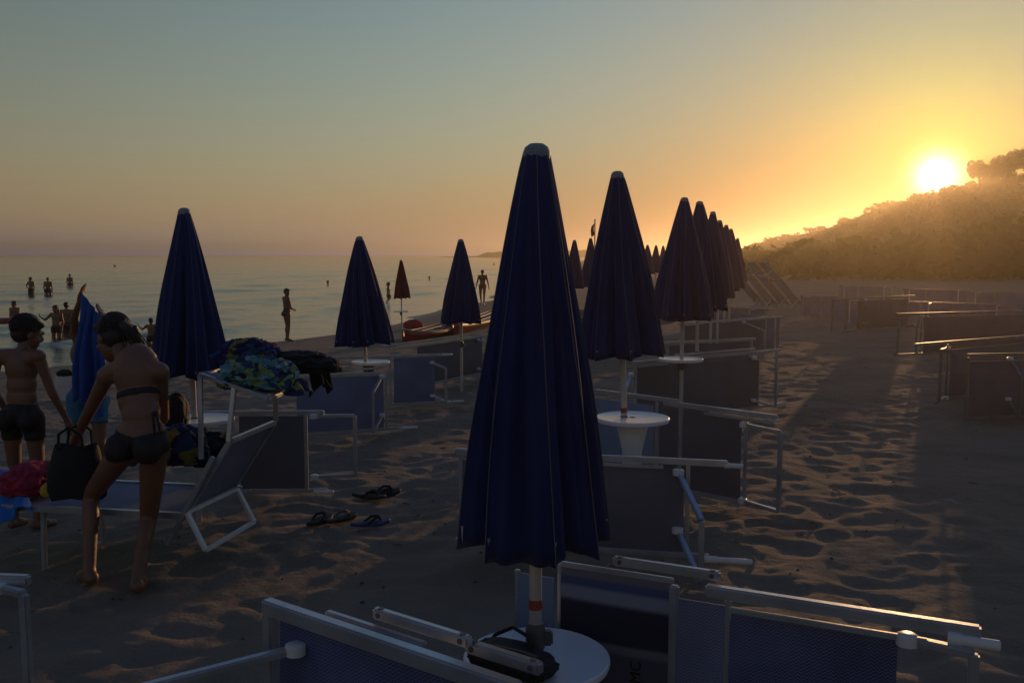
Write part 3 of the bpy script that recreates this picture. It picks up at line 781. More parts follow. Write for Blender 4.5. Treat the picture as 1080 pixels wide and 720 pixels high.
# lettering printed on the sunshade, running up the fabric
cu = bpy.data.curves.new('lettering', 'FONT'); cu.body = 'MC'; cu.size = .052; cu.extrude = .0006; cu.align_x = 'RIGHT'
to = bpy.data.objects.new('lettering_source', cu); COL.objects.link(to); dg = bpy.context.evaluated_depsgraph_get()
lme = bpy.data.meshes.new_from_object(to.evaluated_get(dg)); bpy.data.objects.remove(to)
sh = [c for c in b1.children if c.name.startswith('sunshade') and 'arm' not in c.name and 'frame' not in c.name][0]
Mi = b1.matrix_world.inverted(); o_, d_ = Mi @ Vector((0, 0, EYE)), Mi.to_3x3() @ ray(676, 697)
q1 = o_ + d_ * ((.012 - o_.z) / d_.z); sx = [v.co.x for v in sh.data.vertices]
uu, vv = (q1.x - min(sx)) / (max(sx) - min(sx)), (q1.y - .02) / .565
zt_ = .03 - .018 * math.sin(math.pi * vv) * (.5 + .5 * math.sin(math.pi * uu)) - .0025 - .0030
lo = link('lettering', lme, M['black_cloth'], sh); lo.matrix_local = Matrix(((0, 1, 0, q1.x), (1, 0, 0, q1.y), (0, 0, -1, zt_), (0, 0, 0, 1)))

side_bed('sunbed on its side just right of the foreground umbrella, leg frame swung towards us', (782, 483.5), (480, 470), .55, -.01,
    panels=[('seat', 'mesh_grey', 488, 722, .03, .485)],
    rails=[('side_rail', 480, 768, .53, 0, .034), ('side_rail', 560, 700, .50, -.02, .018), ('side_rail', 480, 750, .02, 0, .03)], bars=[('crossbar', 486, .02, .52, 0, .024), ('crossbar', 726, .02, .52, .01, .022)],
    legs=[(716, .36, 24, .16, .475, .55)], caps=[(764, 784, .52, 0, .03), (745, 796, .015, -.03, .036)])
side_bed('sunbed on its side behind the empty table, leg frame showing past its right end', (820, 437), (625, 412), .62, .0,
    panels=[('backrest', 'mesh_pale', 628, 690, .03, .57), ('backrest', 'mesh_grey', 697, 716, .03, .57), ('seat', 'mesh_grey', 721, 783, .03, .57)],
    rails=[('side_rail', 626, 716, .618, .02, .03), ('side_rail', 700, 820, .60, 0, .036), ('side_rail', 745, 818, .57, -.03, .018), ('side_rail', 626, 800, .015, 0, .03)],
    bars=[('crossbar', 626.5, .03, .6, 0, .02), ('crossbar', 693, .03, .6, 0, .02), ('crossbar', 719, .03, .6, 0, .022), ('crossbar', 787, .03, .56, 0, .022)],
    legs=[(787, .30, 76, .03, .53, 0)], caps=[(796, 818, .015, -.02, .036), (812, 822, .585, 0, .03)])
side_bed('sunbed on its side under the tallest right-hand umbrella, a slanted brace at its right end', (822, 366), (646, 381), .62, -.02,
    panels=[('seat', 'mesh_grey', 672, 800, .03, .56)],
    rails=[('side_rail', 668, 822, .605, 0, .034), ('side_rail', 715, 800, .64, .05, .02), ('side_rail', 650, 815, .015, 0, .03)], bars=[('crossbar', 670, .02, .6, 0, .024), ('crossbar', 801, .02, .6, 0, .02), ('crossbar', 819, .02, .6, 0, .03)],
    legs=[(794, .26, 62, .10, .55, .3), (664, .28, -50, .12, .5, .35)], caps=[(816, 826, .015, 0, .036)])
side_bed('narrow sunbed on its side seen over the braced one by the right-hand umbrella', (797, 356.5), (700, 361), .60, 0,
    panels=[('seat', 'mesh_grey', 706, 790, .03, .56)], rails=[('side_rail', 700, 797, .59, 0, .034), ('side_rail', 700, 797, .02, 0, .03)], bars=[('crossbar', 793, .02, .58, 0, .024)])
side_bed('sunbed on its side in the third row of the right-hand side, slim diagonal brace showing', (826, 333), (715, 341), .60, 0,
    panels=[('seat', 'mesh_grey', 722, 806, .03, .56)], rails=[('side_rail', 715, 826, .59, 0, .036), ('side_rail', 715, 820, .02, 0, .03)], bars=[('crossbar', 818, .02, .58, 0, .026), ('crossbar', 808, .02, .58, 0, .02)],
    legs=[(783, .36, 50, .1, .55, .4)])
# left-hand beds
side_bed('dark sunbed on its side behind the clothes-laden one, leg frame swung out to its right', (341, 434), (199, 434.5), .50, -.09,
    panels=[('seat', 'mesh_grey', 252, 320, .03, .56)], rails=[('side_rail', 200, 342, .585, 0, .03), ('side_rail', 262, 345, .015, 0, .028)], bars=[('crossbar', 322, .02, .58, 0, .026)],
    legs=[(331, .30, 112, .12, .56, .05)], caps=[(331, 352, .02, -.06, .03)], tilt=R(5))
side_bed('blue sunbed on its side under the umbrella before the sea, open leg frame facing us', (412, 392), (300, 397), .45, -.14,
    panels=[('seat', 'mesh_blue', 312, 404, .03, .56)], rails=[('side_rail', 300, 400, .58, 0, .032), ('side_rail', 310, 402, .625, .05, .02), ('side_rail', 300, 425, .015, 0, .03)], bars=[('crossbar', 407, .02, .58, 0, .024)],
    legs=[(402, .34, -28, .16, .55, .35)], caps=[(420, 440, .01, 0, .03)], tilt=R(6))
side_bed('blue sunbed on its side, clearly tilted, right of the one with open leg frame', (470, 373), (405, 375), .43, -.17,
    panels=[('seat', 'mesh_blue', 415, 458, .03, .57)], rails=[('side_rail', 350, 468, .59, 0, .03), ('side_rail', 412, 478, .015, 0, .03)], bars=[('crossbar', 411.5, .02, .59, 0, .026)],
    legs=[(455, .22, 40, .1, .5, .25)], caps=[(466, 477, .59, 0, .032), (470, 489, .015, 0, .03)], tilt=R(9))
side_bed('grey-blue sunbed on its side left of the foreground umbrella, half behind the tilted one', (520, 351.5), (411, 367), .40, -.2,
    panels=[('seat', 'mesh_grey', 440, 508, .03, .56)], rails=[('side_rail', 411, 520, .58, 0, .034), ('side_rail', 405, 515, .63, .06, .02), ('side_rail', 420, 518, .02, 0, .03)], bars=[('crossbar', 512, .02, .58, 0, .024)],
    legs=[(503, .3, 15, .1, .54, .35)])
side_bed('sunbed on its side in the bottom left foreground with white arms and a round hub', (548, 723), (280, 633), .60, 0.0,
    panels=[('seat', 'mesh_navy', 296, 545, .02, .56)],
    rails=[('side_rail', 280, 548, .585, 0, .046), ('sunshade_frame', 325, 430, .578, .07, .03), ('sunshade_arm', 368, 470, .615, .10, .032), ('sunshade_arm', 460, 540, .59, .125, .034), ('side_rail', 280, 548, .02, 0, .04)],
    bars=[('crossbar', 284, .02, .57, 0, .04)], legs=[(318, .42, -34, .05, .50, .12)], alu='alu')
side_bed('sunbed end poking in at the bottom left corner of the photo', (31, 607), (-160, 600), .60, 0.0,
    panels=[('seat', 'mesh_navy', -150, -18, .03, .56)], rails=[('side_rail', -160, 31, .585, 0, .036), ('side_rail', -160, 20, .02, 0, .03)], bars=[('crossbar', -15, .02, .58, 0, .03)],
    legs=[(2, .12, 70, .04, .565, 0)])
# right-hand beds, towards the hill
side_bed('sunbed on its side at the right edge, leg frame open on its left', (1150, 347.5), (962, 362), .68, .02,
    panels=[('seat', 'mesh_grey', 1003, 1140, .03, .56)], rails=[('side_rail', 965, 1150, .64, 0, .034), ('side_rail', 995, 1150, .02, 0, .03)], bars=[('crossbar', 1000, .02, .62, 0, .024)],
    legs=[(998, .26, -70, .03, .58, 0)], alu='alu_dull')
side_bed('nearest right-hand sunbed, on its side with one bent leg towards us', (1150, 370), (1020, 372.5), .66, .0,
    panels=[('seat', 'mesh_grey', 1024, 1140, .03, .58)], rails=[('side_rail', 1020, 1150, .64, 0, .034), ('side_rail', 1020, 1150, .02, 0, .03)], bars=[('crossbar', 1022, .02, .62, 0, .024)],
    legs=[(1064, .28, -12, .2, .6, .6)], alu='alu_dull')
side_bed('sunbed on its side in the second row at the right edge, with diagonal brace', (1150, 325), (945, 330), .75, .1,
    panels=[('seat', 'mesh_grey', 975, 1140, .03, .58)], rails=[('side_rail', 945, 1150, .63, 0, .034), ('side_rail', 945, 1150, .02, 0, .03)], bars=[('crossbar', 948, .02, .62, 0, .03), ('crossbar', 972, .02, .62, 0, .02)],
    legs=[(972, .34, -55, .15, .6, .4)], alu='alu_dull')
side_bed('sunbed on its side in the third row before the hill, upright frame at its left', (962, 311), (876, 315), .80, .15,
    panels=[('seat', 'mesh_grey', 905, 958, .03, .58)], rails=[('side_rail', 876, 965, .63, 0, .034), ('side_rail', 890, 965, .02, 0, .03)], bars=[('crossbar', 878, .02, .62, 0, .03), ('crossbar', 893, .02, .62, 0, .03)],
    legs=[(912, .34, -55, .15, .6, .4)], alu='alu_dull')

# far rows: copies of one complete bed
def upright_bed_parts(t, mt='mesh_blue', ang=0.0, legs=True):
    for y in (.02, .60):
        g = MB(); g.bar((-.1, y, .33), (1.9, y, .33), .034, .026); g.build('side_rail', M['alu_dull'], t)
    for x in (0, 1.2, 1.88):
        g = MB(); g.bar((x, .03, .33), (x, .59, .33), .026, .022); g.build('crossbar', M['alu_dull'], t)
    g = MB(); g.box((.6, .31, .333), (1.14, .545, .006)); g.build('seat', M[mt], t)
    g = MB(); g.box((1.54, .31, .333), (.62, .545, .006)); g.build('backrest', M[mt], t)
    for x in (.25, 1.55):
        g = MB()
        for y in (.03, .59): g.bar((x, y, .33), (x + (.05 if x > 1 else -.05), y, .012), .028, .024, up=(0, 1, 0))
        g.bar((x + (.05 if x > 1 else -.05), .03, .014), (x + (.05 if x > 1 else -.05), .59, .014), .026, .024); g.build('leg', M['alu'], t)
proto = empty('sunbed', (0, 0, 0), 'x', 'sunbed', 'distant sunbeds turned on their sides'); upright_bed_parts(proto)
FAR = [  # px of the right end, px of the left end, row distance, label
    (612, 586, 20.5, 'distant sunbed on its side below the small umbrella beside the foreground one'),
    (640, 612, 22.0, 'distant sunbed on its side below the red flag'),
    (704, 672, 27.5, 'distant pale sunbed on its side below the three tiny umbrellas'),
    (812, 760, 17.5, 'sunbed on its side at the foot of the sharp-topped umbrella'),
    (800, 752, 20.5, 'sunbed on its side just in front of the striped stack, farther than the sharp-topped umbrella'),
    (905, 862, 25.0, 'distant sunbed on its side left of centre below the hill'),
    (965, 915, 21.5, 'distant sunbed on its side behind the third-row bed with the upright frame'),
    (1065, 1000, 19.0, 'distant sunbed on its side behind the second-row bed at the right edge'),
    (1100, 1042, 24.5, 'farthest sunbed on its side near the right edge, below the tall pine'),
    (1020, 965, 28.0, 'farthest sunbed on its side directly below the sun'),
    (940, 895, 33.0, 'faint sunbed on its side at the foot of the hill, left of the sun')]
for i, (a, b, Y, lab) in enumerate(FAR):
    o = proto if i == 0 else copy_tree(proto)
    o['label'] = lab; PR = at_y(a, 268, Y); PL = at_y(b, 268, Y + .9); X = Vector((PL.x - PR.x, PL.y - PR.y, 0)).normalized(); up = Vector((0, 0, 1)); Z = X.cross(up)
    Mw = Matrix((X, up, Z)).transposed().to_4x4(); g = gz(PR.x, Y); Mw.translation = Vector((PR.x, PR.y, g - .01)); o.matrix_world = Mw
stack_base = at_y(801, 296, 31); gs = gz(stack_base.x, 31)
STACK = ['front sunbed of the striped stack leaning beside the far umbrellas', 'second sunbed of the striped leaning stack', 'third sunbed of the striped leaning stack', 'rearmost sunbed of the striped leaning stack']
for i in range(4):
    o = copy_tree(proto); o['label'] = STACK[i]; o['group'] = 'sunbeds leaning in a stack'
    for c in o.children:
        if c.name.startswith(('seat', 'backrest')): c.data = c.data.copy(); c.data.materials[0] = M['mesh_pale']
    o.matrix_world = Matrix.Translation((stack_base.x + .9 - i * .34, 30.2 + i * .30, gs)) @ Matrix.Rotation(R(12), 4, 'Z') @ Matrix.Rotation(R(180), 4, 'Z') @ Matrix.Rotation(R(-47), 4, 'Y') @ Matrix.Translation((.1, -.3, 0))
# ------------------------------------------------------------------ people
def evaluated(me, mods):
    o = bpy.data.objects.new('work', me); COL.objects.link(o)
    for t, kw in mods:
        m = o.modifiers.new(t, t)
        for k, v in kw.items(): setattr(m, k, v)
    dg = bpy.context.evaluated_depsgraph_get(); dg.update()
    r = bpy.data.meshes.new_from_object(o.evaluated_get(dg)); bpy.data.objects.remove(o); return r
def fuse(mb, voxel, smooth=3, name='body'):
    r = evaluated(mb.mesh('work'), [('REMESH', dict(mode='VOXEL', voxel_size=voxel)), ('SMOOTH', dict(iterations=smooth, factor=.5))])
    r.name = name; return r
def V3(*a): return Vector(a)
def stand(h, facing=0.0):
    """joints of a relaxed standing figure of height h, x = own right, y = forward, z up"""
    k = h / 1.70
    J = dict(head=V3(0, .025, 1.575), neck=V3(0, -.01, 1.43), chest=V3(0, 0, 1.24), waist=V3(0, .01, 1.06), pelvis=V3(0, 0, .92))
    for s, sg in (('l', -1), ('r', 1)):
        J['sh' + s] = V3(.175 * sg, -.01, 1.385); J['el' + s] = V3(.225 * sg, -.03, 1.10); J['wr' + s] = V3(.225 * sg, .05, .86); J['ha' + s] = V3(.22 * sg, .08, .77)
        J['hip' + s] = V3(.095 * sg, 0, .90); J['kn' + s] = V3(.10 * sg, .025, .50); J['an' + s] = V3(.10 * sg, -.01, .085); J['toe' + s] = V3(.125 * sg, .15, .025)
    for q in J: J[q] = J[q] * k
    J['k'] = k
    return J
def body_prims(J, sex='f', kid=False, fingers=True, thick=1.0):
    k = J['k'] * (1.0 if not kid else .97); w = thick; P = []      # (kind, a, b, ra, rb, tag)
    def C(a, b, ra, rb, tg): P.append(('c', J[a] if isinstance(a, str) else a, J[b] if isinstance(b, str) else b, ra * k, rb * k, tg))
    def E(c, r, tg, Mx=None): P.append(('e', c, tuple(x * k for x in r), Mx, 0, tg))
    lat = (J['shr'] - J['shl']).normalized(); upv = (J['chest'] - J['pelvis']).normalized(); fwd = upv.cross(lat).normalized(); lat2 = fwd.cross(upv).normalized() * -1
    lat2 = (lat - upv * lat.dot(upv)).normalized(); fwd = upv.cross(lat2).normalized()
    Mt = Matrix((lat2, fwd, upv)).transposed()
    hl = (J['hipr'] - J['hipl']).normalized(); hf = Vector((0, 0, 1)).cross(hl); hf = (fwd - hl * fwd.dot(hl)).normalized(); hu = hl.cross(hf).normalized(); Mp = Matrix((hl, hf, hu)).transposed()
    sw = .145 if sex == 'f' else .155
    if kid: sw = .138
    E(J['chest'] + upv * .06 * k, (sw * w, .102 * w, .16), 'chest', Mt); E(J['chest'] - upv * .08 * k, (.125 * w, .092 * w, .13), 'chest', Mt)
    E(J['waist'], (.115 * w if sex == 'f' else .128 * w, .085 * w, .12), 'waist', Mt)
    E(J['pelvis'] + upv * .03 * k, (.155 * w if sex == 'f' else .14 * w, .105 * w, .11), 'pelvis', Mp)
    for s, sg in (('l', -1), ('r', 1)):
        E(J['hip' + s] - hf * .05 * k - hu * .015 * k, (.077 * w, .078 * w, .085), 'pelvis', Mp)
        C(J['neck'] - upv * .03 * k, 'sh' + s, .05, .058 * w, 'chest')
        C(J['chest'] + upv * .1 * k, 'sh' + s, .075, .052, 'chest')
        if sex == 'f' and not kid: E(J['chest'] + upv * .035 * k + fwd * .085 * k + lat2 * .072 * sg * k, (.062, .055, .06), 'bust', Mt)
        C('sh' + s, 'el' + s, .049 * w, .036 * w, 'arm' + s); C('el' + s, 'wr' + s, .037 * w, .024, 'fore' + s)
        C('hip' + s, 'kn' + s, .082 * w, .052 * w, 'thigh' + s); C('kn' + s, 'an' + s, .05 * w, .033, 'calf' + s)
        cd = (J['an' + s] - J['kn' + s]); td = (J['toe' + s] - J['an' + s]); bk = -(td - cd * (td.dot(cd) / cd.length_squared)).normalized()
        cz = cd.normalized(); cx = bk.cross(cz).normalized(); E(J['kn' + s] + cd * .3 + bk * .02 * k, (.045 * w, .048 * w, .12), 'calf' + s, Matrix((cx, bk, cz)).transposed())
        t_ = J['toe' + s]; a_ = J['an' + s]; heel = a_ + Vector((0, 0, -.04 * k)) - (t_ - a_).normalized() * .04 * k
        C(heel, t_, .038, .03, 'foot' + s); C('an' + s, a_.lerp(t_, .55), .036, .03, 'foot' + s)
        # hand
        hd = (J['ha' + s] - J['wr' + s]).normalized(); fw = (J['wr' + s] - J['el' + s]).normalized()
        side = hd.cross(fwd if abs(hd.dot(fwd)) < .8 else upv).normalized(); nrm = side.cross(hd).normalized()
        pc = J['wr' + s] + hd * .055 * k
        C(J['wr' + s], pc, .026, .03, 'hand' + s)
        E(pc + hd * .01 * k, (.02, .042, .05), 'hand' + s, Matrix((side, nrm, hd)).transposed())
        if fingers:
            for i, (o_, L_) in enumerate(((-.032, .062), (-.011, .075), (.011, .07), (.031, .055))):
                b0 = pc + hd * .05 * k + nrm * o_ * k; cur = side * (.25 * sg)
                b1 = b0 + (hd + cur * .4).normalized() * L_ * .55 * k; b2 = b1 + (hd + cur * 1.6).normalized() * L_ * .5 * k
                C(b0 - hd * .02 * k, b1, .0105, .0095, 'hand' + s); C(b1, b2, .0095, .008, 'hand' + s)
            b0 = pc - nrm * .032 * k; b1 = b0 + (hd * .8 - nrm * .7).normalized() * .038 * k; b2 = b1 + (hd - nrm * .15).normalized() * .03 * k
            C(b0 - hd * .02 * k, b1, .013, .011, 'hand' + s); C(b1, b2, .011, .009, 'hand' + s)
        else: C(pc, pc + hd * .09 * k, .028, .016, 'hand' + s)
    C(J['neck'] - upv * .05 * k, J['neck'].lerp(J['head'], .45), .056 if sex == 'm' else .05, .048, 'neck')
    # head
    hs = k * (1.12 if kid else 1.0)
    F_ = J.get('face', Vector((0, 1, -.08))).normalized(); U_ = J.get('crown', Vector((0, 0, 1))); U_ = (U_ - F_ * U_.dot(F_)).normalized(); S_ = F_.cross(U_).normalized()
    Mh = Matrix((S_, F_, U_)).transposed(); hc = J['head']
    def H(c, r, tg='head'): P.append(('e', hc + Mh @ (Vector(c) * hs), tuple(x * hs for x in r), Mh, 0, tg))
    H((0, -.012, .025), (.075, .094, .092)); H((0, .03, -.035), (.06, .066, .078)); H((0, .058, -.085), (.033, .034, .03))
    H((0, .092, .035), (.05, .016, .012)); H((0, .101, -.012), (.0135, .022, .026)); H((0, .094, -.028), (.018, .016, .012))
    H((0, .088, -.058), (.026, .014, .007)); H((0, .086, -.067), (.022, .013, .007))
    for sg in (-1, 1):
        H((.078 * sg, -.01, -.008), (.012, .022, .034)); H((.034 * sg, .078, .012), (.017, .013, .012)); H((.045 * sg, .062, -.025), (.026, .022, .022))
    J['Mh'] = Mh; J['hs'] = hs; J['Mt'] = Mt
    return P
def prims_mesh(P, n=14):
    g = MB()
    for (kd, a, b, ra, rb, tg) in P:
        if kd == 'c': g.cap(a, b, ra, rb, n)
        else: g.ell(a, b, ra, n, 9)
    return g
def dist(P, v):
    best, tg, par = 1e9, None, 0
    for (kd, a, b, ra, rb, t_) in P:
        if kd == 'c':
            d = b - a; L = d.length_squared; u = max(0, min(1, (v - a).dot(d) / L)) if L > 0 else 0; q = (v - a - d * u).length - (ra + (rb - ra) * u)
        else:
            w_ = v - a; w_ = ra.transposed() @ w_ if ra is not None else w_; kx = math.sqrt((w_.x / b[0]) ** 2 + (w_.y / b[1]) ** 2 + (w_.z / b[2]) ** 2); q = (kx - 1) * min(b); u = 0
        if q < best: best, tg, par = q, t_, u
    return tg, par
def garment(body, P, test, off, name, m, parent):
    """a fitted piece of clothing: the faces of the body where it lies, lifted off the skin with a hem"""
    vs = body.data.vertices; info = [dist(P, v.co) for v in vs]; keep = []
    for f in body.data.polygons:
        ok = all(test(info[i][0], info[i][1], vs[i].co) for i in f.vertices)
        if ok: keep.append(tuple(f.vertices))
    if not keep: return None
    used = sorted({i for f in keep for i in f}); ix = {i: j for j, i in enumerate(used)}; n = len(used)
    V = [vs[i].co + vs[i].normal * off for i in used] + [vs[i].co - vs[i].normal * .002 for i in used]
    Fc = [tuple(ix[i] for i in f) for f in keep]; ec = {}
    for f in Fc:
        for a, b in zip(f, f[1:] + f[:1]): ec[(a, b)] = 1
    rim = [(a, b) for (a, b) in ec if (b, a) not in ec]
    Fc += [(b, a, a + n, b + n) for a, b in rim]
    nb = {}
    for a, b in rim: nb.setdefault(a, set()).add(b); nb.setdefault(b, set()).add(a)
    for _ in range(6):                                   # even out the stepped hem
        W = {i: sum((V[j] for j in q), Vector()) / len(q) for i, q in nb.items()}
        X = {i: sum((V[j + n] for j in q), Vector()) / len(q) for i, q in nb.items()}
        for i in nb: V[i] = V[i].lerp(W[i], .5); V[i + n] = V[i + n].lerp(X[i], .5)
    me = bpy.data.meshes.new(name); me.from_pydata(V, [], Fc); me.update(); return link(name, me, M[m], parent, True)
def person(loc, heading, J, label, skin='skin', sex='f', kid=False, voxel=.011, hair='hair', hairstyle='short', clothes=(), fingers=True, thick=1.0, group=None):
    P = body_prims(J, sex, kid, fingers, thick)
    me = fuse(prims_mesh(P), voxel * 1.0)
    b = link('person', me, M[skin], None, True); b.location = loc; b.rotation_euler = (0, 0, heading); tag(b, label, 'person', group)
    Mh, hs, hc = J['Mh'], J['hs'], J['head']
    g = MB()
    def H(c, r): g.ell(hc + Mh @ (Vector(c) * hs), tuple(x * hs for x in r), Mh, 16, 10)
    if hairstyle == 'cap':
        H((0, -.014, .045), (.084, .102, .082)); g.ell(hc + Mh @ (Vector((0, .115, .045)) * hs), (.06 * hs, .065 * hs, .012 * hs), Mh); nm = 'cap'
    else:
        H((0, -.024, .044), (.083, .098, .086)); H((0, -.045, -.005), (.078, .07, .075)); nm = 'hair'
        H((.04, .03, .082), (.035, .05, .028)); H((-.04, .032, .082), (.04, .045, .028)); H((.01, .055, .084), (.035, .03, .022))
        rr = random.Random(len(label))
        for q in range(46 if not fingers else 12):
            v_ = Vector((rr.gauss(0, 1), rr.gauss(-.35, 1), rr.gauss(.45, .8))).normalized()
            if v_.y > .45 and v_.z < .55: continue
            p_ = Vector((v_.x * .084, -.02 + v_.y * .10, .04 + v_.z * .088)); e_ = p_ + Vector((v_.x * .012 + rr.uniform(-.02, .02), v_.y * .012 + rr.uniform(-.02, .02), v_.z * .014 - rr.uniform(.0, .03)))
            g.cap(hc + Mh @ (p_ * hs), hc + Mh @ (e_ * hs), .013 * hs, .006 * hs, 8)
    if hairstyle == 'ponytail':
        p0 = hc + Mh @ (Vector((0, -.11, .03)) * hs); tail = J.get('tail', [Vector((0, -.05, -.05)), Vector((0, -.07, -.16)), Vector((0, -.055, -.25))])
        pts = [p0] + [p0 + t_ * J['k'] for t_ in tail]
        for a, c, ra, rb in zip(pts, pts[1:], (.028, .03, .026), (.03, .026, .012)): g.cap(a, c, ra * hs, rb * hs)
    if hairstyle == 'long':
        for sx in (-.045, 0, .045): g.cap(hc + Mh @ (Vector((sx, -.07, .0)) * hs), hc + Mh @ (Vector((sx * 1.2, -.075, -.2)) * hs), .045 * hs, .03 * hs)
    if hairstyle == 'bun': H((0, -.10, .06), (.04, .04, .04))
    hm_ = fuse(g, max(voxel * .8, .0055), 2, nm)
    if fingers and hairstyle != 'cap':                   # near enough for strands to show
        st = MB(); st.v = [tuple(v.co) for v in hm_.vertices]; st.f = [tuple(f.vertices) for f in hm_.polygons]
        for q in range(620):
            v_ = Vector((rr.gauss(0, 1), rr.gauss(-.4, 1), rr.gauss(.35, .9))).normalized()
            if v_.y > .35 and v_.z < .6: continue
            if v_.z < -.55: continue
            pts = []
            t_ = Vector((rr.gauss(0, .25), -.5 if hairstyle == 'ponytail' else rr.gauss(-.2, .5), -.7)) + Vector((v_.x * .3, 0, 0))
            for u in range(5):
                dd = (v_ + t_ * (u * .16)).normalized(); lift = 1.03 + .03 * rr.random() + (.05 * u / 4 if hairstyle == 'short' else 0)
                pts.append(hc + Mh @ (Vector((dd.x * .086, -.024 + dd.y * .102, .042 + dd.z * .092)) * hs * lift))
            st.tube(pts, [.0022, .0026, .0022, .0016, .0006], 4)
        if hairstyle == 'ponytail':
            for q in range(70):
                o_ = Vector((rr.gauss(0, .011), rr.gauss(0, .011), rr.gauss(0, .008))); st.tube([p_ + o_ * (1 + .5 * i) for i, p_ in enumerate(([p0] + [p0 + t_ * J['k'] * 1.08 for t_ in tail]))], [.0025, .003, .0025, .0008], 4)
        hm_ = st.mesh(nm)
    link(nm, hm_, M[hair], b, True)
    for (nm, test, off, m) in clothes: garment(b, P, test, off, nm, m, b)
    return b
def trunks(low=.42): return lambda t, u, v: t == 'pelvis' or (t is not None and t.startswith('thigh') and u < low)
def briefs(t, u, v): return t == 'pelvis' or (t.startswith('thigh') and u < .04)
def px_place(px, py_feet, Y=None): 
    # the point of the beach that the feet stand on
    for _ in range(1): pass
    Yv = 3.0
    while Yv < 90:
        P = at_y(px, py_feet, Yv)
        if P.z <= gz(P.x, Yv): return P
        Yv += .02
    return P

# --- bending woman at the left, leaning over the sunbed
BW = Vector((at_y(150, 420, 4.72).x, 4.72, 0)); BW.z = gz(BW.x, BW.y)
def bp(px, py, dy=0.0): return at_y(px, py, 4.72 + dy) - BW
J = dict(k=.98)
J['pelvis'] = bp(149, 464, .02); J['waist'] = bp(149, 436, .04); J['chest'] = bp(145, 404, .10); J['neck'] = bp(134, 377, .2); J['head'] = bp(119, 357, .3)
J['face'] = Vector((-.72, .55, -.5)); J['crown'] = Vector((-.25, .35, .8))
J['shl'] = bp(113, 396, .16); J['shr'] = bp(168, 392, .08); J['ell'] = bp(93, 436, .30); J['wrl'] = bp(76, 470, .46); J['hal'] = bp(71, 486, .50)
J['elr'] = bp(172, 440, .26); J['wrr'] = bp(152, 470, .42); J['har'] = bp(144, 482, .47)
J['hipl'] = bp(133, 471, .03); J['hipr'] = bp(163, 470, -.02)
J['knl'] = bp(96, 522, .24); J['knr'] = bp(157, 545, .12); J['anl'] = Vector((bp(103, 590, .12).x, .02, .085)); J['anr'] = Vector((bp(153, 600, 0).x, -.10, .085))
J['toel'] = J['anl'] + Vector((-.10, .12, -.06)); J['toer'] = J['anr'] + Vector((-.04, .15, -.06))
J['tail'] = [Vector((.05, -.03, -.02)), Vector((.09, -.02, -.09)), Vector((.10, .01, -.16))]
Jb = J
def band(t, u, v, J=J):
    if t not in ('chest', 'bust', 'waist'): return False
    q = (v - J['chest']).dot((J['chest'] - J['pelvis']).normalized()); return -.075 < q < -.035
def string_brief(t, u, v, J=J): return (t == 'pelvis' or (t.startswith('thigh') and u < .02)) and -.095 < (v - J['pelvis']).z < .035 + .02 * abs((v - J['pelvis']).x) / .1
woman = person(BW, 0, J, 'woman in a dark strappy bikini bending over the sunbed, dark hair tied back', sex='f', voxel=.0085, hairstyle='ponytail', thick=.93, clothes=[('bikini_top', band, .006, 'dark_swim'), ('bikini_bottom', string_brief, .005, 'dark_swim')])
g = MB()
for s_, e_ in (((161, 436), (163, 462)), ((165, 437), (169, 458))):
    a, b = bp(*s_, -.10), bp(*e_, -.11); g.tube([a, a.lerp(b, .5) + Vector((.01, -.02, 0)), b], [.006, .007, .004], 6)
g.ell(bp(163, 436, -.09), (.018, .012, .014)); g.build('bow', M['dark_swim'], woman, True)

# --- boy at the left edge, seen from behind-right, walking away
BO = Vector((at_y(22, 420, 6.0).x, 6.0, 0)); BO.z = gz(BO.x, BO.y)
J = stand(1.42); J['face'] = Vector((.55, .8, -.35)); J['head'] += V3(.02, .05, -.02); J['chest'] += V3(0, .02, 0); J['neck'] += V3(.01, .03, 0)
J['elr'] = V3(.21, .02, .92); J['wrr'] = V3(.25, .10, .73); J['har'] = V3(.26, .13, .655)
J['ell'] += V3(-.03, .04, .02); J['wrl'] += V3(-.02, .1, .05); J['hal'] += V3(-.02, .12, .05)
person(BO, R(-8), J, 'boy with short dark hair in dark trunks at the left edge, his back to us', sex='m', kid=True, voxel=.008, clothes=[('swim_trunks', trunks(.42), .008, 'dark_swim')], thick=.98)

# --- person shaking out a blue towel behind the bending woman
TW = Vector((at_y(93, 420, 6.9).x, 6.9, 0)); TW.z = gz(TW.x, TW.y)
def tp(px, py, dy=0.0): return at_y(px, py, 6.9 + dy) - TW
J = stand(1.42); J['face'] = Vector((.3, -.9, -.3)); 
J = {k_: (Vector((-v.x, -v.y, v.z)) if isinstance(v, Vector) else v) for k_, v in J.items()}
J['face'] = Vector((.35, -.9, -.35)); J['head'] += Vector((.0, .1, -.08)); J['neck'] += Vector((0, .06, -.03))
J['shr'] = tp(80, 352, .03); J['elr'] = tp(78, 336, -.08); J['wrr'] = tp(84, 318, -.16); J['har'] = tp(86, 309, -.17)
J['shl'] = tp(108, 352, .03); J['ell'] = tp(112, 350, -.1); J['wrl'] = tp(109, 340, -.17); J['hal'] = tp(107, 333, -.18)
for q in ('chest', 'waist', 'pelvis', 'hipl', 'hipr'): J[q] += Vector((-.03, .05, 0))
person(TW, 0, J, 'person in turquoise swim shorts holding up a blue towel behind the bending woman', sex='m', kid=True, voxel=.01, clothes=[('swim_shorts', trunks(.55), .012, 'cyan_swim')])
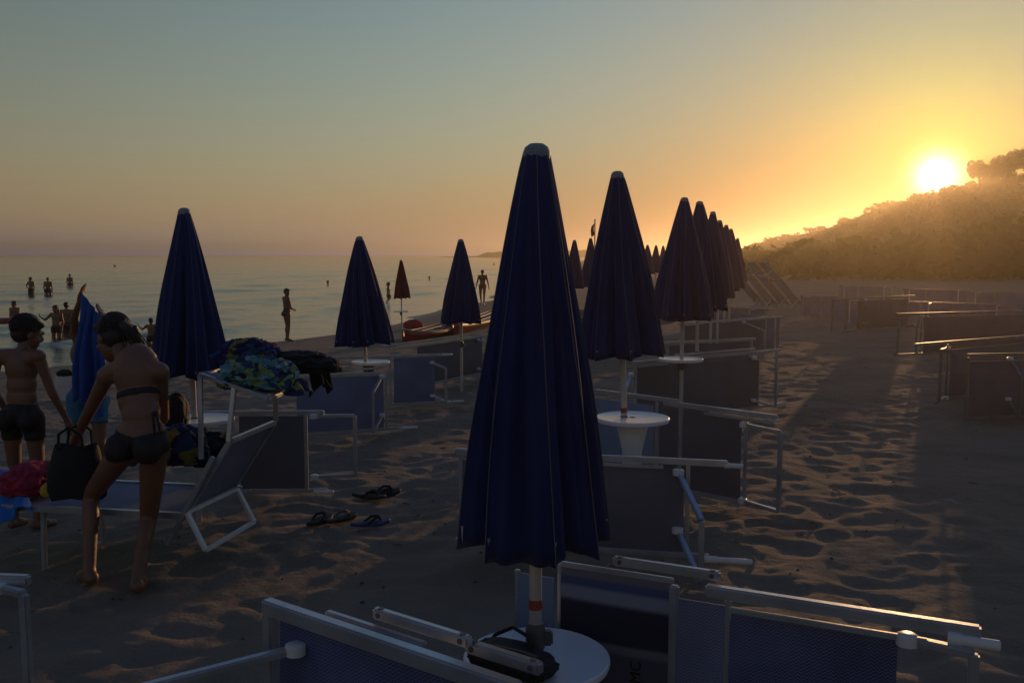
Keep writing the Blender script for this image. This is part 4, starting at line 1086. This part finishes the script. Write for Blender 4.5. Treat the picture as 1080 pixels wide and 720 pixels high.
def hanging_towel():
    nu, nv = 34, 30; V = []; Fc = []
    hA, hB = tp(86, 307, -.215), tp(109, 331, -.225)
    for i in range(nu + 1):
        u = i / nu
        tx = hA.lerp(hB, u); tx.z -= .10 * math.sin(math.pi * u) * .35
        b0 = tp(76 + 36 * u, 424 + 12 * u - 6 * math.sin(u * 6), -.24)
        for j in range(nv + 1):
            v = j / nv; p = tx.lerp(b0, v); fold = (math.sin(u * 21 + 1.2 * v) * .028 + math.sin(u * 9 - v) * .03) * min(1, .25 + v)
            p.y -= fold; p.x += .012 * math.sin(v * 7 + u * 5); V.append(p)
    for i in range(nu):
        for j in range(nv): a = i * (nv + 1) + j; Fc.append((a, a + nv + 1, a + nv + 2, a + 1))
    me = bpy.data.meshes.new('towel'); me.from_pydata(V, [], Fc); me.update()
    me = evaluated(me, [('SOLIDIFY', dict(thickness=.008)), ('SUBSURF', dict(levels=1))]); me.name = 'towel'
    o = link('towel', me, M['towel_blue'], None, True); o.location = TW; tag(o, 'blue towel held up by its corners behind the bending woman', 'towel')
hanging_towel()

# --- the woman walking up from the sea and the girl standing at the waterline
p = px_place(509, 322); J = stand(1.68); J['knl'] += V3(0, .12, 0); J['anl'] += V3(0, .2, .02); J['toel'] += V3(0, .2, .02); J['knr'] += V3(0, -.02, 0); J['anr'] += V3(0, -.22, .03); J['toer'] += V3(0, -.2, 0)
for s, sg in (('l', -1), ('r', 1)): J['el' + s] = V3(.25 * sg, -.02, 1.11); J['wr' + s] = V3(.30 * sg, .03, .88); J['ha' + s] = V3(.32 * sg, .05, .80)
def bra(J): return lambda t, u, v: t == 'bust' or (t == 'chest' and abs((v - J['chest']).z - .02) < .045)
person(p, R(180 - 8), J, thick=1.14, label= 'woman in a bikini and cap walking out of the sea beside the foreground umbrella', hairstyle='cap', hair='red_swim', voxel=.016, fingers=False, clothes=[('bikini_top', bra(J), .005, 'brown_swim'), ('bikini_bottom', briefs, .005, 'brown_swim')])
p = px_place(303, 360); J = stand(1.46); J['kn' + 'l'] = V3(-.05, .03, .43); J['anl'] = V3(-.05, 0, .075); J['knr'] = V3(.055, .03, .43); J['anr'] = V3(.055, 0, .075); J['toel'] = V3(-.06, .14, .02); J['toer'] = V3(.07, .14, .02)
J['face'] = Vector((.9, .3, -.1)); J['ell'] = V3(-.2, .05, .93); J['wrl'] = V3(-.12, .2, .88); J['hal'] = V3(-.06, .24, .88); J['elr'] = V3(.2, .05, .93); J['wrr'] = V3(.12, .2, .85); J['har'] = V3(.06, .24, .86)
def suit(t, u, v): return t in ('pelvis', 'waist', 'chest', 'bust')
person(p, R(-55), J, label= 'slim girl in a dark swimsuit standing alone at the edge of the water', hairstyle='bun', hair='hair_brown', voxel=.014, fingers=False, kid=False, clothes=[('swimsuit', lambda t, u, v: t == 'pelvis' or t == 'waist', .006, 'brown_swim')], thick=1.12)

# --- bathers standing in the sea
def bather(px, y_head, y_water, h, heading, label, pose=None, hair='hair', style='short', sex='m', kid=False, wear='dark_swim', vox=.02, skin='skin'):
    Y = (EYE - SEA) * F / (y_water - 268.5); P = at_y(px, y_water, Y); top = at_y(px, y_head, Y)
    J = stand(h); 
    if pose: pose(J, h / 1.7)
    P.z = top.z - h * (1.0 if pose is None or not getattr(pose, 'low', 0) else pose.low)
    return person(P, heading, J, label, sex=sex, kid=kid, voxel=vox, fingers=False, hair=hair, hairstyle=style, skin=skin, thick=1.2, clothes=[('swim_trunks', trunks(.4), .012, wear)])
def hip_hand(J, k): J['elr'] = V3(.42, -.05, 1.17) * k; J['wrr'] = V3(.22, .02, 1.02) * k; J['har'] = V3(.17, .04, 1.0) * k
def raise_l(J, k): J['ell'] = V3(-.36, .1, 1.22) * k; J['wrl'] = V3(-.52, .16, 1.34) * k; J['hal'] = V3(-.55, .17, 1.44) * k
def both_out(J, k):
    for s, sg in (('l', -1), ('r', 1)): J['el' + s] = V3(.36 * sg, .1, 1.24) * k; J['wr' + s] = V3(.52 * sg, .2, 1.38) * k; J['ha' + s] = V3(.56 * sg, .22, 1.46) * k
def reach(J, k): J['ell'] = V3(-.3, .15, 1.2) * k; J['wrl'] = V3(-.5, .25, 1.05) * k; J['hal'] = V3(-.58, .28, 1.02) * k
bather(33, 292, 309.5, 1.75, R(160), 'bather far out in the sea with a hand on the hip, leftmost of three', hip_hand)
bather(51, 292.5, 309.5, 1.7, R(20), 'bather far out in the sea, middle of three, arms by the sides')
bather(74, 289, 301, 1.72, R(0), 'bather waist-deep in the sea, rightmost and farthest of three')
bather(16, 317.5, 340, 1.5, R(170), 'bather holding a red float in the sea at the left edge', reach, kid=True)
bather(60, 322, 354, 1.45, R(175), 'bather raising one arm in the shallows above the boy', lambda J, k: (J.__setitem__('elr', V3(.34, .1, 1.2) * k), J.__setitem__('wrr', V3(.48, .16, 1.3) * k), J.__setitem__('har', V3(.5, .17, 1.42) * k)), kid=True, style='long', vox=.016)
bather(71, 318.5, 347, 1.6, R(10), 'bather with dark hair close beside the blue towel, in the shallows', vox=.016)
bather(160, 335.5, 361, 1.15, R(10), 'child with raised arms in the shallows left of the leftmost umbrella', both_out, kid=True, vox=.016)
bather(143, 343, 372, 1.3, R(60), "child in the shallows just right of the bending woman's head", None, kid=True, style='long', vox=.016)
bather(410, 297.5, 314, 1.65, R(90), 'bather standing in the sea just left of the red umbrella')
def swimmer(px, py, label):
    Y = (EYE - SEA) * F / (py + 2 - 268.5); Y = min(Y, 150); P = at_y(px, py + 2, Y); P.z = SEA
    J = stand(1.7)
    bo = person(P + Vector((0, 0, -1.42)), R(120), J, label, sex='m', voxel=.026, fingers=False)
swimmer(346, 297, 'swimmer with only head and shoulders above the water, left of the third umbrella')
swimmer(453, 292, 'swimmer with only the head above the water, between the red umbrella and its right neighbour')
swimmer(367, 289, 'distant swimmer hidden to the neck near the sea umbrella')
# red float held by the bather at the left edge
Yf = (EYE - SEA) * F / (341 - 268.5); pf = at_y(3, 337, Yf)
g = MB(); g.tube([Vector((math.cos(a) * .34, math.sin(a) * .24, .0)) for a in np.linspace(0, 2 * math.pi, 24, endpoint=False)], .09, 10, closed=True)
o = g.build('swim_ring', M['red_boat'], None, True); o.location = (pf.x, pf.y, SEA + .1); tag(o, 'red swim ring floating beside the bather at the left edge', 'swim ring')
# ------------------------------------------------------------------ the sunbed at the left, standing and in use
fc = at_y(8, 534, 5.1); gB = gz(fc.x, 5.1)
Xb = Vector((.985, -.17, 0)).normalized(); Yb = Vector((-Xb.y, Xb.x, 0)); Mb = Matrix((Xb, Yb, Vector((0, 0, 1)))).transposed().to_4x4(); Mb.translation = Vector((fc.x, fc.y, gB))
zs = fc.z - gB
bed = empty('sunbed', None, 'upright sunbed piled with towels and clothes, its backrest and sunshade raised, left foreground', 'sunbed', None, mat=Mb)
HX, BA, BL, Wd = 1.06, R(56), .50, .60
bt = Vector((HX + BL * math.cos(BA), 0, zs + BL * math.sin(BA)))
for y in (0, Wd):
    g = MB(); g.bar((-.03, y, zs), (HX + .05, y, zs), .032, .034); g.build('side_rail', M['alu'], bed)
g = MB(); g.bar((0, .02, zs), (0, Wd - .02, zs), .026, .026); g.build('crossbar', M['alu'], bed)
g = MB(); g.box((HX / 2, Wd / 2, zs + .006), (HX - .06, Wd - .04, .006)); g.build('seat', M['mesh_blue'], bed)
g = MB()
for y in (0.02, Wd - .02): g.bar((HX, y, zs), (bt.x, y, bt.z), .03, .026, up=(0, 1, 0))
g.bar((bt.x, .02, bt.z), (bt.x, Wd - .02, bt.z), .028, .026); bk = g.build('backrest', M['alu'], bed)
g = MB(); mid = (Vector((HX, Wd / 2, zs)) + Vector((bt.x, Wd / 2, bt.z))) / 2; g.box(mid, (BL - .04, Wd - .07, .006), Matrix.Rotation(-BA, 3, 'Y')); g.build('backrest_mesh', M['mesh_blue'], bk)
g = MB()
for y in (.03, Wd - .03): g.bar((.20, y, zs), (.19, y, 0), .026, .024, up=(0, 1, 0))
g.bar((.19, .03, 0.0), (.19, Wd - .03, 0.0), .028, .026); g.build('leg', M['alu'], bed)
LA, LB, LC, LD = (Mb.inverted() @ at_y(*q) for q in ((197, 540, 4.9), (250, 515, 5.35), (268, 550, 5.30), (217, 580, 4.85)))
g = MB()
for a, b in ((LA, LB), (LB, LC), (LC, LD), (LD, LA)): g.bar(a, b, .028, .02)
g.build('leg', M['white_plastic'], bed)
# support strut from the hinge down to the sand
g = MB(); g.bar((HX - .08, -.02, zs - .16), (bt.x - .08, -.02, bt.z - .08), .026, .022, up=(0, 1, 0)); g.build('backrest_strut', M['alu'], bed)
def bl(px, py, Y): return Mb.inverted() @ at_y(px, py, Y)
SA, SB, SC, SD = bl(211, 395, 4.98), bl(284, 420, 4.84), bl(316, 408, 5.42), bl(243, 388, 5.56)
g = MB()
for a, b in ((SA, SB), (SB, SC), (SC, SD), (SD, SA)): g.bar(a, b, .022, .022)
shade = g.build('sunshade', M['alu'], bed)
g = MB(); n_ = (SB - SA).cross(SD - SA).normalized() * .004; e_ = [SA.lerp(SC, .03), SB.lerp(SD, .03), SC.lerp(SA, .03), SD.lerp(SB, .03)]
g.add([v + n_ for v in e_] + [v - n_ for v in e_], [(0, 1, 2, 3), (7, 6, 5, 4), (0, 4, 5, 1), (1, 5, 6, 2), (2, 6, 7, 3), (3, 7, 4, 0)]); g.build('sunshade_mesh', M['mesh_pale'], shade)
for a, b in ((SA.lerp(SB, .5), Vector((bt.x, .0, bt.z))), (SA, Vector((bt.x - .16, .0, bt.z - .1))), (SC.lerp(SD, .35), Vector((bt.x, Wd, bt.z)))):
    g = MB(); g.bar(a, b, .026, .02, up=(0, 1, 0)); g.build('sunshade_arm', M['alu'], bed)

def heap(name, mt, c, r, label, seed, cat, amp=.32, freq=2.6, rot=0.0, lumps=()):
    """crumpled cloth: an ellipsoid mass pushed about by ridged folds"""
    bm = bmesh.new(); bmesh.ops.create_icosphere(bm, subdivisions=5, radius=1)
    off = Vector((seed * 3.1, seed * 1.7, seed * .9))
    for v in bm.verts:
        d = v.co.copy(); f = 1 - abs(mnoise.noise(d * freq + off)) * 2; f2 = 1 - abs(mnoise.noise(d * freq * 2.3 + off)) * 2
        lo = mnoise.noise(d * 1.1 + off)
        q = d * (1 + amp * (f - .4) * .6 + amp * .3 * (f2 - .4) + .45 * amp * lo)
        for (lc, la, lw) in lumps:
            q += Vector(lc).normalized() * la * max(0, d.dot(Vector(lc).normalized()) - lw)
        v.co = Vector((q.x * r[0], q.y * r[1], max(q.z, -.55) * r[2]))
    me = bpy.data.meshes.new(name); bm.to_mesh(me); bm.free()
    o = link(name, me, M[mt], None, True); o.location = c; o.rotation_euler = (0, 0, rot); return tag(o, label, cat)
def drape(name, mt, A, B, C_, D_, label, seed, cat, fold=.02, thick=.008):
    """hanging cloth between the top edge A-B and the bottom edge D-C"""
    nu, nv = 26, 22; V = []; Fc = []; n = ((B - A).cross(D_ - A)).normalized(); c0 = (A + B + C_ + D_) / 4
    for i in range(nu + 1):
        u = i / nu
        for j in range(nv + 1):
            v = j / nv; p = A.lerp(B, u).lerp(D_.lerp(C_, u), v)
            p = p + n * (fold * (.3 + v) * (math.sin(u * 17 + seed + 1.5 * v) + .7 * math.sin(u * 7 - v * 3 + seed * 2))) + Vector((0, 0, 1)) * (.02 * math.sin(u * 8 + seed) * v)
            V.append(p - c0)
    for i in range(nu):
        for j in range(nv): a = i * (nv + 1) + j; Fc.append((a, a + nv + 1, a + nv + 2, a + 1))
    me = bpy.data.meshes.new(name); me.from_pydata(V, [], Fc); me.update()
    me = evaluated(me, [('SOLIDIFY', dict(thickness=thick)), ('SUBSURF', dict(levels=1))]); me.name = name
    o = link(name, me, M[mt], None, True); o.location = c0; return tag(o, label, cat)
heap('towel', 'towel_cyan', at_y(272, 396, 5.12), (.18, .20, .10), 'turquoise patterned towel crumpled on the raised sunshade', 3, 'towel', amp=.5, freq=3.0, lumps=[((.8, -.5, -.3), .3, .5)])
drape('towel', 'towel_pattern', at_y(300, 396, 5.0), at_y(322, 400, 5.2), at_y(334, 418, 5.14), at_y(296, 412, 4.95), 'printed towel end hanging off the right side of the sunshade', 2, 'towel')
heap('towel', 'towel_yellow', at_y(262, 374, 5.35), (.16, .18, .085), 'blue and yellow towel at the back of the clothes pile on the sunshade', 7, 'towel', amp=.5, freq=3.0)
heap('jacket', 'black_cloth', at_y(312, 384, 5.40), (.20, .16, .075), 'black jacket bundled at the right of the clothes pile on the sunshade', 9, 'jacket', lumps=[((1, -.2, -.4), .7, .55)])
drape('shirt', 'black_cloth', at_y(318, 378, 5.38), at_y(346, 388, 5.5), at_y(351, 412, 5.48), at_y(334, 408, 5.36), 'dark garment hanging from the black jacket on the sunshade', 5, 'garment')
heap('towel', 'towel_red', at_y(34, 507, 5.3), (.14, .20, .10), 'red towel crumpled on the foot of the upright sunbed', 4, 'towel')
drape('towel', 'towel_sky', at_y(-30, 492, 5.45), at_y(22, 506, 5.2), at_y(34, 540, 5.03), at_y(-30, 560, 5.03), 'bright blue towel spilling over the end of the upright sunbed', 1, 'towel')
heap('towel', 'towel_sky', at_y(2, 510, 5.35), (.16, .2, .07), 'folded bright blue towel lying beside the red one', 6, 'towel')
heap('pouch', 'yellow_cloth', at_y(52, 517, 5.02), (.045, .05, .045), 'small yellow pouch on the sunbed beside the red towel', 5, 'pouch', amp=.15)
heap('towel', 'towel_yellow', at_y(190, 474, 5.18), (.14, .12, .13), 'yellow and blue towel bunched against the raised backrest', 11, 'towel')
heap('clothes_bundle', 'black_cloth', at_y(220, 476, 5.5), (.17, .16, .11), 'dark clothes bundled behind the raised backrest', 12, 'clothes')
heap('backpack', 'bag_cloth', at_y(186, 436, 5.9), (.075, .10, .13), "black backpack beside the bending woman's hip", 13, 'backpack', amp=.14)
# the dark bag the bending woman is rummaging in
t = empty('tote_bag', at_y(82, 524, 5.0), 'dark tote bag open on the sunbed under the hands of the bending woman', 'bag')
g = MB(); vs = []; fs = []; rings = [(.15, .085, 0), (.16, .095, .06), (.15, .09, .16), (.125, .075, .25), (.115, .055, .285), (.10, .045, .275), (.09, .04, .2)]
for (a, b, z) in rings:
    for j in range(28):
        an = 2 * math.pi * j / 28; w_ = 1 + .05 * math.sin(an * 5 + z * 22); vs.append((a * w_ * math.cos(an), b * w_ * math.sin(an), z + .012 * math.sin(an * 3)))
for i in range(len(rings) - 1):
    for j in range(28): fs.append((i * 28 + j, i * 28 + (j + 1) % 28, (i + 1) * 28 + (j + 1) % 28, (i + 1) * 28 + j))
fs.append(tuple(range(27, -1, -1))); g.add(vs, fs); g.build('bag_body', M['bag_cloth'], t, True)
for y in (-.05, .05):
    g = MB(); g.tube([(-.07, y, .27), (-.06, y * 1.2, .36), (0, y * 1.4, .40), (.06, y * 1.2, .36), (.07, y, .27)], .008, 8); g.build('handle', M['bag_cloth'], t, True)
# black bag with a shoulder strap on the foreground table
t = empty('shoulder_bag', at_y(541, 706, 2.62), 'black shoulder bag with a looping strap on the foreground table', 'bag')
t.location.z = T1c.z + .004; t.rotation_euler = (0, 0, R(-28))
bm = bmesh.new(); bmesh.ops.create_icosphere(bm, subdivisions=5, radius=1)
for v in bm.verts:
    d = v.co.copy(); q = Vector([math.copysign(abs(k) ** .62, k) for k in d]); q *= 1 + .16 * (1 - 2 * abs(mnoise.noise(d * 2.2 + Vector((4, 2, 1))))) * .5 + .05 * mnoise.noise(d * 5)
    v.co = Vector((q.x * .125, q.y * .075, (q.z + 1) * .034 * (1 - .3 * max(0, q.x))))
me = bpy.data.meshes.new('bag_body'); bm.to_mesh(me); bm.free(); link('bag_body', me, M['bag_cloth'], t, True)
g = MB(); g.tube([(-.11, .03, .03), (-.10, .075, .06), (-.05, .095, .085), (.01, .07, .08), (.05, .03, .07)], .006, 8); g.build('strap', M['black_cloth'], t, True)
g = MB(); g.tube([(-.09, -.03, .072), (-.03, -.035, .079), (.04, -.03, .077), (.09, -.02, .066)], .0035, 6); g.build('zip', M['grey_plastic'], t, True)

def sandal(px, py, ang, mt, label, L=.26, strap='black_cloth', tilt=0.0):
    c = px_place(px, py); t = empty('flip_flop', c + Vector((0, 0, .022)), label, 'flip-flop', 'flip-flops left on the sand'); t.rotation_euler = (tilt, 0, R(ang))
    g = MB(); n = 30; vs = []; fs = []
    for lev, z in enumerate((-.008, .006, .011)):
        for j in range(n):
            an = 2 * math.pi * j / n; x = math.cos(an) * L / 2; wv = (.048 if x > 0 else .036) * (1 + .12 * math.sin(x * 10)); s = .96 if lev == 2 else 1
            vs.append((x * s, math.sin(an) * wv * s, z + .012 * (x / L * 2) ** 2))
    for i in range(2):
        for j in range(n): fs.append((i * n + j, i * n + (j + 1) % n, (i + 1) * n + (j + 1) % n, (i + 1) * n + j))
    fs += [tuple(range(n - 1, -1, -1)), tuple(2 * n + j for j in range(n))]
    g.add(vs, fs); g.build('sole', M[mt], t, True)
    for s in (-1, 1):
        g = MB(); g.tube([(L * .27, 0, .014), (L * .2, .012 * s, .045), (L * .05, .035 * s, .04), (-L * .12, .036 * s, .012)], [.006, .009, .009, .006], 8); g.build('strap', M[strap], t, True)
sandal(337, 553, 65, 'rubber', 'black flip-flop at the left of the shoes on the sand')
sandal(360, 551, 50, 'rubber', 'black flip-flop with a pale patterned strap, beside the leftmost one', strap='grey_plastic')
sandal(391, 556, 25, 'blue_rubber', 'blue-soled flip-flop nearest to us among the shoes')
sandal(389, 527, -15, 'rubber', 'dark flip-flop at the back of the shoes, left of its mate')
sandal(404, 523, 20, 'rubber', 'dark flip-flop farthest right among the shoes', tilt=.2)
def dead_leaf(px, py, label, seed):
    c = px_place(px, py); g = MB(); vs = []; rr = random.Random(seed)
    for i in range(9):
        u = i / 8; w_ = .035 * math.sin(math.pi * u) ** .7
        vs += [(u * .16 - .08, -w_, .012 + .02 * u * u + w_ * .4), (u * .16 - .08, 0, .02 * u * u), (u * .16 - .08, w_, .012 + .02 * u * u + w_ * .5)]
    fs = []
    for i in range(8): fs += [(i * 3, i * 3 + 3, i * 3 + 4, i * 3 + 1), (i * 3 + 1, i * 3 + 4, i * 3 + 5, i * 3 + 2)]
    g.add(vs, fs); o = g.build('dry_leaf', M['yellow_cloth'], None, True); o.location = c + Vector((0, 0, .015)); o.rotation_euler = (0, 0, rr.uniform(0, 6)); tag(o, label, 'leaf')

# white beach bag far behind the boy
c = px_place(70, 422); t = empty('beach_bag', c, 'whitish beach bag standing on the sand between the boy and the blue towel', 'bag')
g = MB(); vs = []; fs = []
rings = [(.20, .12, 0), (.19, .12, .08), (.165, .10, .22), (.15, .085, .34), (.14, .075, .37), (.11, .05, .35)]
for (a, b, z) in rings:
    for j in range(24):
        an = 2 * math.pi * j / 24; w_ = 1 + .05 * math.sin(an * 4 + z * 9); vs.append((a * w_ * math.cos(an), b * w_ * math.sin(an), z))
for i in range(len(rings) - 1):
    for j in range(24): fs.append((i * 24 + j, i * 24 + (j + 1) % 24, (i + 1) * 24 + (j + 1) % 24, (i + 1) * 24 + j))
fs.append(tuple(range(23, -1, -1))); g.add(vs, fs); g.build('bag_body', M['white_cloth'], t, True)
heapo = heap('cloth', 'bag_cloth', c + Vector((0, 0, .39)), (.11, .08, .07), 'dark cloth stuffed into the top of the whitish beach bag', 15, 'cloth')

# ------------------------------------------------------------------ boats, flag, buoys by the water
def boat(pa, pb, Wd_, Hh, label):
    a, b = pa, pb; d = (b - a); L = d.length; d.normalize(); t = empty('rowing_boat', (a + b) / 2, label, 'boat', 'red boats pulled up on the sand'); t.rotation_euler = (0, 0, math.atan2(d.y, d.x))
    n = 22; m = 11; vs = []; fs = []
    for i in range(n + 1):
        u = i / n * 2 - 1; w_ = Wd_ / 2 * (1 - abs(u) ** 2.6) + .015; sh = Hh * (1 + .45 * u * u)
        for j in range(m):
            v = j / (m - 1) * 2 - 1; vs.append((u * L / 2, v * w_, sh * (abs(v) ** 2.2) * .95 + .05 * Hh + (.35 * Hh * u ** 4)))
    for i in range(n):
        for j in range(m - 1): q = i * m + j; fs.append((q, q + m, q + m + 1, q + 1))
    me = bpy.data.meshes.new('hull'); me.from_pydata(vs, [], fs); me.update(); me = evaluated(me, [('SOLIDIFY', dict(thickness=.03))]); link('hull', me, M['red_boat'], t, True)
    for s in (0, m - 1):
        g = MB(); g.tube([Vector(vs[i * m + s]) + Vector((0, 0, .01)) for i in range(n + 1)], .02, 8); g.build('gunwale', M['gunwale'], t, True)
    for u in (-.25, .3):
        w_ = Wd_ / 2 * (1 - abs(u) ** 2.6); g = MB(); g.box((u * L / 2, 0, Hh * .75), (.2, w_ * 1.8, .03)); g.build('bench', M['gunwale'], t)
    for s in (-1, 1):
        g = MB(); g.tube([(-L * .2, .12 * s, Hh * 1.05), (L * .28, .2 * s, Hh * 1.1)], .018, 8); g.box((L * .33, .21 * s, Hh * 1.1), (.4, .1, .015), bev=.006); g.build('oar', M['gunwale'], t)
b0, b1_ = px_place(426, 362), px_place(492, 347)
boat(b0, b1_, .85, .2, 'red rowing boat on the sand left of the umbrella beside the walking woman')
b0, b1_ = px_place(478, 354), px_place(534, 334)
boat(b0, b1_, .85, .22, 'red rowing boat partly behind the umbrella, below the walking woman')
c = px_place(436, 347); heap('life_jacket', 'red_flag', c + Vector((0, 0, .12)), (.30, .25, .18), 'red bundle lying on the sand right of the red umbrella', 21, 'bundle', amp=.2)
c = px_place(274, 366); heap('towel', 'red_flag', c + Vector((0, 0, .06)), (.42, .25, .09), 'dark red towel lying on the sand near the girl at the water', 22, 'towel', amp=.2)
top = at_y(627.5, 231, 30); g0 = gz(top.x, 30); t = empty('flag_pole', (top.x, 30, g0), 'thin pole flying a red flag above the umbrellas', 'flag pole')
g = MB(); g.tube([(0, 0, 0), (0, 0, top.z - g0)], .022, 8); g.build('pole', M['white_paint'], t, True)
g = MB(); vs = []; fs = []
for i in range(9):
    for j in range(7):
        u, v = i / 8, j / 6; vs.append((-.02 - .09 * u - .02 * math.sin(v * 4), .04 * math.sin(u * 7 + v * 2), top.z - g0 - .14 - .34 * v - .1 * u))
for i in range(8):
    for j in range(6): q = i * 7 + j; fs.append((q, q + 7, q + 8, q + 1))
me = bpy.data.meshes.new('flag'); me.from_pydata(vs, [], fs); me.update(); me = evaluated(me, [('SOLIDIFY', dict(thickness=.012))]); link('flag', me, M['red_flag'], t, True)
for (px, py, lab) in ((121, 281, 'small dark buoy far out in the sea above the leftmost bathers'), (521, 279, 'small dark buoy far out in the sea above the walking woman')):
    Yq = (EYE - SEA) * F / (py - 268.5); P = at_y(px, py, Yq); t = empty('buoy', (P.x, P.y, SEA), lab, 'buoy')
    g = MB(); g.lathe([(.02, -.2), (.22, -.05), (.26, .08), (.18, .24), (.05, .32), (.03, .55), (.01, .56)], n=16); g.build('float', M['rope'], t, True)

def beach_litter():
    """dry seaweed shreds, pebbles and butts pressed into the trampled sand"""
    rr = random.Random(3); g = MB()
    for k in range(520):
        y = .9 + 15 * rr.random() ** 1.6; x = rr.uniform(-.6, .6) * (y + 1.5); z = gz(x, y) + float(bumps(np.array([x]), np.array([y]))[0])
        q = rr.random()
        if q < .55:
            r = rr.uniform(.004, .012); g.ell((x, y, z + r * .3), (r, r * rr.uniform(.6, 1), r * .6), Matrix.Rotation(rr.uniform(0, 3), 3, 'Z'), 7, 5)
        else:
            a = rr.uniform(0, 6.28); L = rr.uniform(.02, .07); p0 = Vector((x, y, z + .006)); d = Vector((math.cos(a), math.sin(a), 0)) * L
            g.tube([p0, p0 + d * .5 + Vector((0, 0, rr.uniform(0, .012))), p0 + d], [.003, .0045, .002], 5)
    o = g.build('beach_litter', M['litter'], None, True); o['kind'] = 'stuff'; tag(o, 'pebbles and shreds of dry seaweed scattered over the sand', 'litter')
beach_litter()
# ------------------------------------------------------------------ the hazy evening air
def haze():
    m = bpy.data.materials.new('evening_haze'); m.use_nodes = True; nt = m.node_tree
    for n in list(nt.nodes):
        if n.type != 'OUTPUT_MATERIAL': nt.nodes.remove(n)
    v = nt.nodes.new('ShaderNodeVolumePrincipled'); v.inputs['Color'].default_value = (.97, .84, .62, 1)
    v.inputs['Density'].default_value = HAZE_D; v.inputs['Anisotropy'].default_value = HAZE_G
    nt.links.new(v.outputs[0], nt.nodes['Material Output'].inputs['Volume'])
    z0, z1 = -11.0, HAZE_TOP
    b = MB(); b.box((0, 0, (z0 + z1) / 2), (5400, 5400, z1 - z0)); o = b.build('haze', m); o['kind'] = 'stuff'
    tag(o, 'thin golden evening haze hanging over the beach and hill', 'haze')
haze()
